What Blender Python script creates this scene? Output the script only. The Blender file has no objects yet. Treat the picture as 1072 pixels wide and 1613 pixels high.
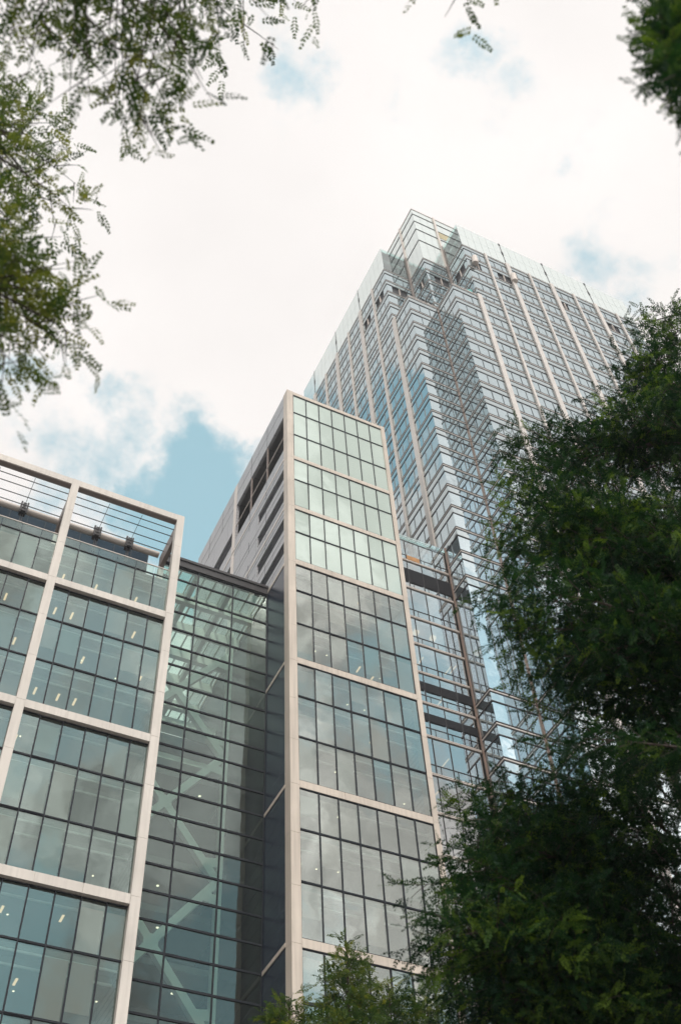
import bpy, math, random
import numpy as np
from mathutils import Vector, Matrix

C = bpy.context.scene.collection
S = bpy.context.scene
rnd = random.Random(7)

# ------------------------------------------------------------------ camera
cam_d = bpy.data.cameras.new('camera'); cam = bpy.data.objects.new('camera', cam_d); C.objects.link(cam)
cr = Vector((0.89833, -0.43718, -0.04326)); cu = Vector((-0.32553, -0.72855, 0.60270)); cf = Vector((0.29500, 0.52735, 0.79679))
cam.matrix_world = Matrix(((cr.x, cu.x, -cf.x, 0), (cr.y, cu.y, -cf.y, 0), (cr.z, cu.z, -cf.z, 0), (0, 0, 0, 1)))
cam_d.sensor_fit = 'VERTICAL'; cam_d.sensor_height = 36.0; cam_d.lens = 38.606
cam_d.clip_start = 0.05; cam_d.clip_end = 6000
cam_d.dof.use_dof = True; cam_d.dof.focus_distance = 42.0; cam_d.dof.aperture_fstop = 1.35
S.camera = cam
GZ = -1.65                                                    # ground level below the eye

# ------------------------------------------------------------------ sky, sun, exposure
SUN_DIR = Vector((-0.22, -0.60, 0.77)).normalized()
world = bpy.data.worlds.new('World'); S.world = world; world.use_nodes = True
wt = world.node_tree; wt.nodes.clear()
def wn(t, **k):
    n = wt.nodes.new(t)
    for a, v in k.items(): setattr(n, a, v)
    return n
def wm(op, a, b=None, c=None, clamp=False):
    n = wn('ShaderNodeMath', operation=op, use_clamp=clamp)
    for i, v in enumerate((a, b, c)):
        if v is None: continue
        if isinstance(v, (int, float)): n.inputs[i].default_value = v
        else: wt.links.new(v, n.inputs[i])
    return n.outputs[0]
out = wn('ShaderNodeOutputWorld')
sky = wn('ShaderNodeTexSky', sky_type='NISHITA', sun_disc=False)
sky.sun_elevation = math.asin(SUN_DIR.z); sky.sun_rotation = math.atan2(SUN_DIR.x, SUN_DIR.y)
sky.air_density = 1.0; sky.dust_density = 1.0; sky.ozone_density = 1.0
bgs = wn('ShaderNodeBackground'); bgs.inputs['Strength'].default_value = 0.15
hs = wn('ShaderNodeHueSaturation'); hs.inputs['Hue'].default_value = 0.435; hs.inputs['Saturation'].default_value = 0.95; hs.inputs['Value'].default_value = 1.9
wt.links.new(sky.outputs[0], hs.inputs['Color']); wt.links.new(hs.outputs[0], bgs.inputs['Color'])
bgc = wn('ShaderNodeBackground')
tc = wn('ShaderNodeTexCoord'); vec = tc.outputs['Generated']
n1 = wn('ShaderNodeTexNoise'); n1.inputs['Scale'].default_value = 9.0; n1.inputs['Detail'].default_value = 9; n1.inputs['Roughness'].default_value = 0.60; n1.inputs['Distortion'].default_value = 0.0
n3 = wn('ShaderNodeTexNoise'); n3.inputs['Scale'].default_value = 3.1; n3.inputs['Detail'].default_value = 6
for n in (n1, n3): wt.links.new(vec, n.inputs['Vector'])
# openings in the cloud cover, some added out of view to darken tower reflections: direction, outer and inner angle in degrees, amount
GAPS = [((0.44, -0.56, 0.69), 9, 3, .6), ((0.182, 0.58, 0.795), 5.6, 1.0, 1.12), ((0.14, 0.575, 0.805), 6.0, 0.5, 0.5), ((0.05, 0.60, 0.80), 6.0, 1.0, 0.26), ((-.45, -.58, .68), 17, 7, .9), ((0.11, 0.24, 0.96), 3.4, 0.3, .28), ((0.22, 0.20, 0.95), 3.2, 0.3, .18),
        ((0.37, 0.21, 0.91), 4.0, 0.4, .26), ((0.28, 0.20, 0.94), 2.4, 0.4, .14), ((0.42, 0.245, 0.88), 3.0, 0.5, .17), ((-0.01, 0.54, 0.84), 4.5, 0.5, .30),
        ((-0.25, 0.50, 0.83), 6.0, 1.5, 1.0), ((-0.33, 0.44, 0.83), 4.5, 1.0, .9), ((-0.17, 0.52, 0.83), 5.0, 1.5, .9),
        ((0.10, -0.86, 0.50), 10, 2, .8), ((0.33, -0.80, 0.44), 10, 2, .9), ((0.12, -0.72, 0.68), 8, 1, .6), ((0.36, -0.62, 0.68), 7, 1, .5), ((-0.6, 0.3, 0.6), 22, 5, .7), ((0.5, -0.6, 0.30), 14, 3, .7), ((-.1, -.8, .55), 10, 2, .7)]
acc = None
n4 = wn('ShaderNodeTexNoise'); n4.inputs['Scale'].default_value = 6.0; n4.inputs['Detail'].default_value = 6; n4.inputs['Roughness'].default_value = 0.6; wt.links.new(vec, n4.inputs['Vector'])
wsub = wn('ShaderNodeVectorMath', operation='SUBTRACT'); wt.links.new(n4.outputs['Color'], wsub.inputs[0]); wsub.inputs[1].default_value = (.5, .5, .5)
wmul = wn('ShaderNodeVectorMath', operation='SCALE'); wt.links.new(wsub.outputs[0], wmul.inputs[0]); wmul.inputs['Scale'].default_value = 0.22
wadd = wn('ShaderNodeVectorMath', operation='ADD'); wt.links.new(vec, wadd.inputs[0]); wt.links.new(wmul.outputs[0], wadd.inputs[1])
wnrm = wn('ShaderNodeVectorMath', operation='NORMALIZE'); wt.links.new(wadd.outputs[0], wnrm.inputs[0]); wvec = wnrm.outputs[0]
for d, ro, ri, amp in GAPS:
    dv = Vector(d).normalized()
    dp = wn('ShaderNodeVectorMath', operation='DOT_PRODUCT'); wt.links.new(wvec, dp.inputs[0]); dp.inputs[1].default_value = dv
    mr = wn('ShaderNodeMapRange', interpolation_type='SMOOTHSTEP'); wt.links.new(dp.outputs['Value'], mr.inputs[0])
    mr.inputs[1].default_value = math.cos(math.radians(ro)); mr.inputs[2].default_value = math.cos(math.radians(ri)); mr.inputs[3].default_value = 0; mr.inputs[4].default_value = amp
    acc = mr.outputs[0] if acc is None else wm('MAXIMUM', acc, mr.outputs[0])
nn = wm('MULTIPLY_ADD', n1.outputs[0], 3.0, -1.5)                 # -1.1 .. 1.1
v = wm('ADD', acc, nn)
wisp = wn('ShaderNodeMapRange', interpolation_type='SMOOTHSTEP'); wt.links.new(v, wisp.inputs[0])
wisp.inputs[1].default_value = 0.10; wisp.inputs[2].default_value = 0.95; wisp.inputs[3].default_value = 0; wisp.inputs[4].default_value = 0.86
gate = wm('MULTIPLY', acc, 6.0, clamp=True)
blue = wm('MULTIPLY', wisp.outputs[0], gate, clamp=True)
# brightness of the cloud body: even white overhead, a little grey structure
cb = wn('ShaderNodeMapRange'); wt.links.new(n3.outputs[0], cb.inputs[0]); cb.inputs[1].default_value = 0.3; cb.inputs[2].default_value = 0.7; cb.inputs[3].default_value = 0.95; cb.inputs[4].default_value = 1.10
sx = wn('ShaderNodeSeparateXYZ'); wt.links.new(vec, sx.inputs[0])
beh = wn('ShaderNodeMapRange', interpolation_type='SMOOTHSTEP'); wt.links.new(sx.outputs[1], beh.inputs[0])     # sun-side cloud, brightened out of view to lift the glass reflections
beh.inputs[1].default_value = -0.15; beh.inputs[2].default_value = -0.70; beh.inputs[3].default_value = 1.0; beh.inputs[4].default_value = 1.55
n5 = wn('ShaderNodeTexNoise'); n5.inputs['Scale'].default_value = 6.5; n5.inputs['Detail'].default_value = 7; n5.inputs['Roughness'].default_value = 0.55; wt.links.new(wvec, n5.inputs['Vector'])
lump = wn('ShaderNodeMapRange', interpolation_type='SMOOTHSTEP'); wt.links.new(n5.outputs[0], lump.inputs[0]); lump.inputs[1].default_value = 0.36; lump.inputs[2].default_value = 0.66; lump.inputs[3].default_value = 0.55; lump.inputs[4].default_value = 1.75
south = wn('ShaderNodeMapRange', interpolation_type='SMOOTHSTEP'); wt.links.new(sx.outputs[1], south.inputs[0]); south.inputs[1].default_value = -0.34; south.inputs[2].default_value = -0.58; south.inputs[3].default_value = 0; south.inputs[4].default_value = 1
lm = wm('MULTIPLY_ADD', wm('SUBTRACT', lump.outputs[0], 1.0), south.outputs[0], 1.0)          # heaped cloud with grey hollows on the south side
wt.links.new(wm('MULTIPLY', wm('MULTIPLY', cb.outputs[0], beh.outputs[0]), lm), bgc.inputs['Strength'])
bgc.inputs['Color'].default_value = (0.985, 0.945, 0.92, 1)
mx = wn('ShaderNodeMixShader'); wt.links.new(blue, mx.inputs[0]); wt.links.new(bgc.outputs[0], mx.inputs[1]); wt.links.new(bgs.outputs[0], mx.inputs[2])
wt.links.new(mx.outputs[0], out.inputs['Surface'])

sun_d = bpy.data.lights.new('sun', 'SUN'); sun = bpy.data.objects.new('sun', sun_d); C.objects.link(sun)
sun_d.energy = 2.0; sun_d.angle = math.radians(0.6); sun_d.color = (1.0, 0.92, 0.82)
sun.rotation_euler = SUN_DIR.to_track_quat('Z', 'Y').to_euler()
S.view_settings.view_transform = 'Standard'; S.view_settings.look = 'None'; S.view_settings.exposure = 0.0; S.view_settings.gamma = 1.0
S.render.engine = 'CYCLES'
cy = S.cycles; cy.max_bounces = 8; cy.diffuse_bounces = 2; cy.glossy_bounces = 4; cy.transmission_bounces = 3; cy.transparent_max_bounces = 10; cy.caustics_reflective = False; cy.caustics_refractive = False

# ------------------------------------------------------------------ materials
def mat(name):
    m = bpy.data.materials.new(name); m.use_nodes = True; m.node_tree.nodes.clear()
    nt = m.node_tree
    def N(t, **k):
        n = nt.nodes.new(t)
        for a, v in k.items(): setattr(n, a, v)
        return n
    o = N('ShaderNodeOutputMaterial')
    return m, nt, N, o
def solid(name, col, rough=0.6, metal=0.0, var=0.12, scale=0.6, bump=0.0, bscale=20, spec=0.5, streak=0.0):
    """a plain surface with large soft staining and fine grain"""
    m, nt, N, o = mat(name); L = nt.links
    p = N('ShaderNodeBsdfPrincipled'); tc = N('ShaderNodeTexCoord')
    a = N('ShaderNodeTexNoise'); a.inputs['Scale'].default_value = scale; a.inputs['Detail'].default_value = 7; L.new(tc.outputs['Object'], a.inputs['Vector'])
    r = N('ShaderNodeMapRange'); L.new(a.outputs[0], r.inputs[0]); r.inputs[1].default_value = .3; r.inputs[2].default_value = .7; r.inputs[3].default_value = 1 - var; r.inputs[4].default_value = 1 + var
    fac = r.outputs[0]
    if streak:                                                 # rain streaks: dirt drawn out downwards
        mp = N('ShaderNodeMapping'); mp.inputs['Scale'].default_value = (4.5, 4.5, .22); L.new(tc.outputs['Object'], mp.inputs['Vector'])
        s_ = N('ShaderNodeTexNoise'); s_.inputs['Scale'].default_value = 1.0; s_.inputs['Detail'].default_value = 5; L.new(mp.outputs[0], s_.inputs['Vector'])
        q = N('ShaderNodeMapRange'); L.new(s_.outputs[0], q.inputs[0]); q.inputs[1].default_value = .42; q.inputs[2].default_value = .72; q.inputs[3].default_value = 1.0; q.inputs[4].default_value = 1 - streak
        mm = N('ShaderNodeMath', operation='MULTIPLY'); L.new(fac, mm.inputs[0]); L.new(q.outputs[0], mm.inputs[1]); fac = mm.outputs[0]
    mu = N('ShaderNodeVectorMath', operation='SCALE'); mu.inputs[0].default_value = col; L.new(fac, mu.inputs['Scale'])
    L.new(mu.outputs[0], p.inputs['Base Color']); p.inputs['Roughness'].default_value = rough; p.inputs['Metallic'].default_value = metal; p.inputs['Specular IOR Level'].default_value = spec
    if bump:
        b = N('ShaderNodeTexNoise'); b.inputs['Scale'].default_value = bscale; L.new(tc.outputs['Object'], b.inputs['Vector'])
        bu = N('ShaderNodeBump'); bu.inputs['Strength'].default_value = bump; L.new(b.outputs[0], bu.inputs['Height']); L.new(bu.outputs[0], p.inputs['Normal'])
    L.new(p.outputs[0], o.inputs[0]); return m
def glass(name, tint, refl, base, ior=1.6, wav=0.012, wscale=0.35):
    """window glass: tinted see-through mixed with a mirror that grows at a glancing angle"""
    m, nt, N, o = mat(name); L = nt.links
    t = N('ShaderNodeBsdfTransparent'); t.inputs[0].default_value = (*tint, 1)
    g = N('ShaderNodeBsdfGlossy'); g.inputs['Color'].default_value = (*refl, 1); g.inputs['Roughness'].default_value = 0.0
    f = N('ShaderNodeFresnel'); f.inputs[0].default_value = ior
    ad = N('ShaderNodeMath', operation='MULTIPLY_ADD', use_clamp=True); L.new(f.outputs[0], ad.inputs[0]); ad.inputs[1].default_value = 1 - base; ad.inputs[2].default_value = base
    tc = N('ShaderNodeTexCoord'); no = N('ShaderNodeTexNoise'); no.inputs['Scale'].default_value = wscale; no.inputs['Detail'].default_value = 2
    ge = N('ShaderNodeNewGeometry'); L.new(ge.outputs['Position'], no.inputs['Vector'])
    bu = N('ShaderNodeBump'); bu.inputs['Strength'].default_value = 1.0; bu.inputs['Distance'].default_value = wav; L.new(no.outputs[0], bu.inputs['Height']); L.new(bu.outputs[0], g.inputs['Normal'])
    x = N('ShaderNodeMixShader'); L.new(ad.outputs[0], x.inputs[0]); L.new(t.outputs[0], x.inputs[1]); L.new(g.outputs[0], x.inputs[2]); L.new(x.outputs[0], o.inputs[0]); return m
def mirror_glass(name, body, refl, base, ior=1.5, rough=0.01, wav=0.015, wscale=0.5, var=0.0):
    """coated curtain-wall glass: a mirror over a dark body"""
    m, nt, N, o = mat(name); L = nt.links
    t = N('ShaderNodeBsdfDiffuse'); t.inputs[0].default_value = (*body, 1)
    g = N('ShaderNodeBsdfGlossy'); g.inputs['Color'].default_value = (*refl, 1); g.inputs['Roughness'].default_value = rough
    f = N('ShaderNodeFresnel'); f.inputs[0].default_value = ior
    ad = N('ShaderNodeMath', operation='MULTIPLY_ADD', use_clamp=True); L.new(f.outputs[0], ad.inputs[0]); ad.inputs[1].default_value = 1 - base; ad.inputs[2].default_value = base
    no = N('ShaderNodeTexNoise'); no.inputs['Scale'].default_value = wscale; no.inputs['Detail'].default_value = 2
    ge = N('ShaderNodeNewGeometry'); L.new(ge.outputs['Position'], no.inputs['Vector'])
    bu = N('ShaderNodeBump'); bu.inputs['Strength'].default_value = 1.0; bu.inputs['Distance'].default_value = wav; L.new(no.outputs[0], bu.inputs['Height']); L.new(bu.outputs[0], g.inputs['Normal'])
    x = N('ShaderNodeMixShader'); L.new(ad.outputs[0], x.inputs[0]); L.new(t.outputs[0], x.inputs[1]); L.new(g.outputs[0], x.inputs[2]); L.new(x.outputs[0], o.inputs[0]); return m
def cladding(name, c1, c2, mortar, bw, bh, rough, spec=0.5, ax='side', ms=0.012):
    """panels laid in courses (joints are part of the surface)"""
    m, nt, N, o = mat(name); L = nt.links
    p = N('ShaderNodeBsdfPrincipled'); ge = N('ShaderNodeNewGeometry'); sp = N('ShaderNodeSeparateXYZ'); L.new(ge.outputs['Position'], sp.inputs[0])
    cb = N('ShaderNodeCombineXYZ'); L.new(sp.outputs[1 if ax == 'side' else 0], cb.inputs[0]); L.new(sp.outputs[2], cb.inputs[1])
    b = N('ShaderNodeTexBrick'); L.new(cb.outputs[0], b.inputs['Vector']); b.offset = 0.0
    b.inputs['Color1'].default_value = (*c1, 1); b.inputs['Color2'].default_value = (*c2, 1); b.inputs['Mortar'].default_value = (*mortar, 1)
    b.inputs['Scale'].default_value = 1.0; b.inputs['Mortar Size'].default_value = ms; b.inputs['Brick Width'].default_value = bw; b.inputs['Row Height'].default_value = bh
    L.new(b.outputs['Color'], p.inputs['Base Color']); p.inputs['Roughness'].default_value = rough; p.inputs['Specular IOR Level'].default_value = spec
    L.new(p.outputs[0], o.inputs[0]); return m
def lamp(name, col, st):
    m, nt, N, o = mat(name); e = N('ShaderNodeEmission'); e.inputs[0].default_value = (*col, 1); e.inputs[1].default_value = st; nt.links.new(e.outputs[0], o.inputs[0]); return m
def leaf(name, cols, trans):
    """leaves vary from spray to spray; light passes through them"""
    m, nt, N, o = mat(name); L = nt.links
    at = N('ShaderNodeAttribute', attribute_name='tone'); ra = N('ShaderNodeValToRGB')
    el = ra.color_ramp.elements
    while len(el) < len(cols): el.new(0.5)
    for e, (pos, c) in zip(el, cols): e.position = pos; e.color = (*c, 1)
    L.new(at.outputs['Fac'], ra.inputs[0])
    d = N('ShaderNodeBsdfPrincipled'); d.inputs['Roughness'].default_value = 0.6; d.inputs['Specular IOR Level'].default_value = 0.12; L.new(ra.outputs[0], d.inputs['Base Color'])
    t = N('ShaderNodeBsdfTranslucent'); sc = N('ShaderNodeMixRGB', blend_type='MULTIPLY'); sc.inputs[0].default_value = 1; L.new(ra.outputs[0], sc.inputs[1]); sc.inputs[2].default_value = (1.5, 1.45, 0.6, 1); L.new(sc.outputs[0], t.inputs[0])
    x = N('ShaderNodeMixShader'); x.inputs[0].default_value = trans; L.new(d.outputs[0], x.inputs[1]); L.new(t.outputs[0], x.inputs[2]); L.new(x.outputs[0], o.inputs[0]); return m

M = dict(
    stone=solid('pale_stone', (0.565, 0.525, 0.475), 0.55, streak=.14, var=0.10, scale=0.25, bump=0.15, bscale=30),
    tan=solid('tan_stone', (0.53, 0.465, 0.395), 0.55, streak=.18, var=0.12, scale=0.25, bump=0.15, bscale=30),
    rib=solid('pale_metal_rib', (0.55, 0.515, 0.48), 0.5, var=0.08),
    soffit=solid('soffit_metal', (0.20, 0.16, 0.14), 0.5, var=0.06),
    bar=solid('grey_glazing_bar', (0.12, 0.14, 0.15), 0.5, var=0.1),
    dark=solid('dark_aluminium', (0.014, 0.018, 0.024), 0.5, var=0.1, spec=0.2),
    bronze=solid('bronze_aluminium', (0.038, 0.036, 0.038), 0.5, var=0.12, spec=0.3),
    rail=solid('pale_rail', (0.60, 0.54, 0.49), 0.45, var=0.08),
    rust=solid('brown_post', (0.20, 0.135, 0.105), 0.5, var=0.15),
    steel=solid('painted_steel', (0.84, 0.86, 0.82), 0.5, var=0.06),
    conc=solid('concrete_floor', (0.20, 0.21, 0.20), 0.8, var=0.1),
    ceil=solid('ceiling_board', (0.34, 0.36, 0.35), 0.85, var=0.05),
    white=solid('white_trim', (0.80, 0.82, 0.80), 0.6, var=0.03),
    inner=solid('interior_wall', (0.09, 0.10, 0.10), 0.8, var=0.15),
    blind=solid('grey_blind', (0.66, 0.53, 0.50), 0.9, var=0.03),
    blind2=solid('green_grey_blind', (0.33, 0.38, 0.355), 0.9, var=0.03),
    void=solid('dark_opening', (0.012, 0.013, 0.018), 0.7),
    louvre=solid('dark_louvre', (0.055, 0.058, 0.068), 0.6),
    paving=solid('granite_paving', (0.23, 0.22, 0.21), 0.75, var=0.15, scale=0.05),
    bark=solid('bark', (0.05, 0.038, 0.03), 0.9, var=0.3, scale=3, bump=0.5, bscale=14),
    teal=solid('teal_plastic', (0.03, 0.30, 0.29), 0.5),
    orange=solid('orange_timber', (0.42, 0.20, 0.06), 0.6, var=0.3, scale=2),
    office_glass=glass('office_glass', (0.57, 0.67, 0.62), (0.78, 0.94, 0.88), 0.135, 1.5),
    slab_glass=glass('slab_glass', (0.58, 0.67, 0.62), (0.90, 0.96, 0.90), 0.25, 1.5),
    atrium_glass=glass('atrium_glass', (0.55, 0.71, 0.635), (0.80, 0.95, 0.90), 0.055, 1.42),
    balustrade=glass('balustrade_glass', (0.62, 0.78, 0.72), (0.85, 1, 0.95), 0.06, 1.5),
    parapet=glass('parapet_glass', (0.80, 0.88, 0.87), (0.94, 1.0, 0.99), 0.45, 1.5, wav=.006),
    screen=glass('screen_glass', (0.90, 0.95, 0.94), (0.90, 0.98, 0.97), 0.16, 1.5, wav=0.004),
    pale_panel=mirror_glass('pale_backed_glass', (0.37, 0.44, 0.395), (0.9, 1.0, 0.95), 0.16, 1.5, 0.0),
    tower_glass=mirror_glass('tower_glass', (0.05, 0.07, 0.078), (0.82, 0.94, 0.98), 0.46, 1.5),
    tower_spandrel=mirror_glass('tower_spandrel_glass', (0.06, 0.08, 0.085), (0.86, 0.95, 0.97), 0.40, 1.5, 0.02),
    tower_panel=mirror_glass('tower_parapet_panel', (0.52, 0.58, 0.565), (0.94, 1.0, 0.99), 0.42, 1.5, 0.03, wav=0.006),
    annex_glass=glass('annex_glass', (0.38, 0.45, 0.45), (0.95, 0.98, 0.97), 0.34, 1.5),
    navy=cladding('navy_panels', (0.013, 0.022, 0.038), (0.016, 0.026, 0.044), (0.035, 0.045, 0.06), 30, 1.058, 0.26, 0.16, ms=0.02),
    grey=cladding('grey_panels', (0.35, 0.355, 0.37), (0.385, 0.385, 0.40), (0.16, 0.16, 0.17), 4.4, 0.53, 0.45, 0.5, ms=0.035),
    lamp=lamp('office_lamp', (1.0, 0.66, 0.38), 1.25),
    spot=lamp('office_spot', (1.0, 0.86, 0.62), 2.0),
    lf_dark=leaf('foliage_dark', [(0, (0.006, 0.024, 0.014)), (0.5, (0.015, 0.052, 0.018)), (1, (0.115, 0.19, 0.028))], 0.30),  # random tone per spray; ramp ends have sunlit highlights and shadow painted in
    lf_light=leaf('foliage_light', [(0, (0.022, 0.050, 0.022)), (0.5, (0.06, 0.105, 0.030)), (1, (0.17, 0.19, 0.040))], 0.40),
)

# ------------------------------------------------------------------ helpers
def tag(o, label=None, cat=None, group=None, kind=None):
    if label: o['label'] = label
    if cat: o['category'] = cat
    if group: o['group'] = group
    if kind: o['kind'] = kind
    return o
def empty(name, loc, label, cat, group=None):
    o = bpy.data.objects.new(name, None); C.objects.link(o); o.location = loc; o.empty_display_size = 1
    return tag(o, label, cat, group)
class MB:
    """collects boxes, quads and tubes (world coordinates) into one mesh"""
    def __init__(s): s.v = []; s.f = []; s.m = []; s.k = 0
    def quad(s, *p):
        b = len(s.v); s.v += [tuple(q) for q in p]; s.f.append(tuple(range(b, b + len(p)))); s.m.append(s.k); return s
    def box(s, x0, x1, y0, y1, z0, z1):
        if x0 > x1: x0, x1 = x1, x0
        if y0 > y1: y0, y1 = y1, y0
        if z0 > z1: z0, z1 = z1, z0
        b = len(s.v); s.v += [(x0, y0, z0), (x1, y0, z0), (x1, y1, z0), (x0, y1, z0), (x0, y0, z1), (x1, y0, z1), (x1, y1, z1), (x0, y1, z1)]
        for f in ((0, 3, 2, 1), (4, 5, 6, 7), (0, 1, 5, 4), (1, 2, 6, 5), (2, 3, 7, 6), (3, 0, 4, 7)): s.f.append(tuple(b + i for i in f)); s.m.append(s.k)
        return s
    def bar(s, p, q, w, h=None):
        """a square bar from p to q"""
        p = Vector(p); q = Vector(q); d = (q - p).normalized(); h = h or w
        a = d.cross(Vector((0, 1, 0)) if abs(d.y) < .9 else Vector((1, 0, 0))).normalized(); c = d.cross(a).normalized(); b = len(s.v)
        for e in (p, q):
            for i, j in ((-1, -1), (1, -1), (1, 1), (-1, 1)): s.v.append(tuple(e + a * i * w / 2 + c * j * h / 2))
        for f in ((0, 1, 2, 3), (7, 6, 5, 4), (0, 4, 5, 1), (1, 5, 6, 2), (2, 6, 7, 3), (3, 7, 4, 0)): s.f.append(tuple(b + i for i in f)); s.m.append(s.k)
        return s
    def tube(s, pts, rad, n=8):
        pts = [Vector(p) for p in pts]; b = len(s.v); k = len(pts)
        for i, p in enumerate(pts):
            d = (pts[min(i + 1, k - 1)] - pts[max(i - 1, 0)]).normalized()
            a = d.cross(Vector((0, 0, 1)) if abs(d.z) < .9 else Vector((1, 0, 0))).normalized(); c = d.cross(a)
            r = rad[i] if isinstance(rad, (list, tuple)) else rad
            for j in range(n): t = 2 * math.pi * j / n; s.v.append(tuple(p + a * (r * math.cos(t)) + c * (r * math.sin(t))))
        for i in range(k - 1):
            for j in range(n): s.f.append((b + i * n + j, b + i * n + (j + 1) % n, b + (i + 1) * n + (j + 1) % n, b + (i + 1) * n + j)); s.m.append(s.k)
        s.f.append(tuple(b + j for j in range(n))[::-1]); s.m.append(s.k); s.f.append(tuple(b + (k - 1) * n + j for j in range(n))); s.m.append(s.k)
        return s
    def ledge(s, pts, z0, z1, d0, d1):
        """a strip that follows a plan outline (outside on the right), from offset d0 to d1"""
        P = [Vector((x, y)) for x, y in pts]; n = []
        for a, b in zip(P[:-1], P[1:]): d = (b - a).normalized(); n.append(Vector((d.y, -d.x)))
        def off(d):
            o = []
            for i, p in enumerate(P):
                if i == 0: o.append(p + n[0] * d)
                elif i == len(P) - 1: o.append(p + n[-1] * d)
                else: o.append(p + (n[i - 1] + n[i]) * d)
            return o
        A = off(d0); B = off(d1)
        for i in range(len(P) - 1):
            s.quad((*B[i], z0), (*B[i + 1], z0), (*B[i + 1], z1), (*B[i], z1))
            s.quad((*A[i], z0), (*A[i + 1], z0), (*B[i + 1], z0), (*B[i], z0))
            s.quad((*B[i], z1), (*B[i + 1], z1), (*A[i + 1], z1), (*A[i], z1))
        return s
    def mesh(s, name, mats):
        me = bpy.data.meshes.new(name); me.from_pydata(s.v, [], s.f)
        for m in mats: me.materials.append(m)
        if len(mats) > 1: me.polygons.foreach_set('material_index', s.m)
        me.update(); return me
    def build(s, name, mats, parent=None, kind=None):
        if not isinstance(mats, (list, tuple)): mats = [mats]
        off = Vector((0, 0, 0)); q = parent
        while q is not None: off += q.location; q = q.parent
        s.v = [(x - off.x, y - off.y, z - off.z) for x, y, z in s.v]
        o = bpy.data.objects.new(name, s.mesh(name, mats)); C.objects.link(o)
        if parent: o.parent = parent
        if kind: o['kind'] = kind
        return o
PANE = {}; FRAME = {}
def window(x0, x1, y, z0, z1, parent, gm, fw=0.045, fh=0.06, var=0, kind='office', name='window'):
    """one pane facing the street (-Y) with its own frame"""
    w = round(x1 - x0, 3); h = round(z1 - z0, 3); key = (w, h, gm.name)
    if key not in PANE:
        b = MB(); b.quad((-w/2, 0, -h/2), (w/2, 0, -h/2), (w/2, 0, h/2), (-w/2, 0, h/2)); PANE[key] = b.mesh('window', [gm])
        c = MB(); t = .07
        c.box(-w/2, -w/2 + fw, -t, .05, -h/2, h/2).box(w/2 - fw, w/2, -t, .05, -h/2, h/2)
        c.box(-w/2 + fw, w/2 - fw, -t - .004, .05, -h/2, -h/2 + fh).box(-w/2 + fw, w/2 - fw, -t - .004, .05, h/2 - fh, h/2); FRAME[key] = c.mesh('window_frame', [M['dark']])
    off = Vector((0, 0, 0)); q = parent
    while q is not None: off += q.location; q = q.parent
    o = bpy.data.objects.new(name, PANE[key]); C.objects.link(o); o.parent = parent
    o.location = (x0 / 2 + x1 / 2 - off.x, y - off.y, z0 / 2 + z1 / 2 - off.z)
    o.rotation_euler = (math.radians(rnd.gauss(0, .35)), 0, math.radians(rnd.gauss(0, .35)))
    f = bpy.data.objects.new('window_frame', FRAME[key]); C.objects.link(f); f.parent = o
    return o
def copy_mesh_obj(src, parent, loc):
    o = src.copy(); C.objects.link(o); o.parent = parent; off = Vector((0, 0, 0)); q = parent
    while q is not None: off += q.location; q = q.parent
    o.location = Vector(loc) - off; return o

# ------------------------------------------------------------------ ground
g = MB(); g.quad((-2500, -2500, GZ), (2500, -2500, GZ), (2500, 2500, GZ), (-2500, 2500, GZ))
tag(g.build('ground', M['paving']), kind='structure')

ST = 4.235                                                     # storey height of the office buildings
BEAMS = [77.80 - 3 * ST * k for k in range(1, 7)]              # 65.1, 52.4, 39.7, 27.0, 14.3, 1.6
def interior(parent, x0, x1, yg, depth, floors, lights):
    """floors, ceilings and a back wall behind a glass front, with ceiling lamps"""
    fl = MB(); tr = MB()
    for z in floors:
        fl.box(x0, x1, yg + .16, yg + depth, z - .42, z - .06)                     # slab edge pocket
        fl.box(x0, x1, yg + 1.0, yg + depth - .01, z - .95, z - .425)                # lowered ceiling
        tr.box(x0, x1, yg + .93, yg + .995, z - 1.0, z - .86); tr.box(x0, x1, yg + .17, yg + .24, z - .56, z - .425)
    fl.build('floor_slab', M['ceil'], parent); tr.build('ceiling_trim', M['white'], parent)
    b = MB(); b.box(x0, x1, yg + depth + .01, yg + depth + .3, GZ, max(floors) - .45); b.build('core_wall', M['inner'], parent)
    proto = MB().box(-.075, .075, -.38, .38, -.03, 0).mesh('ceiling_light', [M['lamp']]); spot = MB().box(-.055, .055, -.055, .055, -.03, 0).mesh('spotlight', [M['spot']])
    for x, dy, z, long in lights:
        o = bpy.data.objects.new('ceiling_light' if long else 'spotlight', proto if long else spot); C.objects.link(o); o.parent = parent
        o.location = Vector((x, yg + dy, z - .955)) - parent.location

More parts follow.
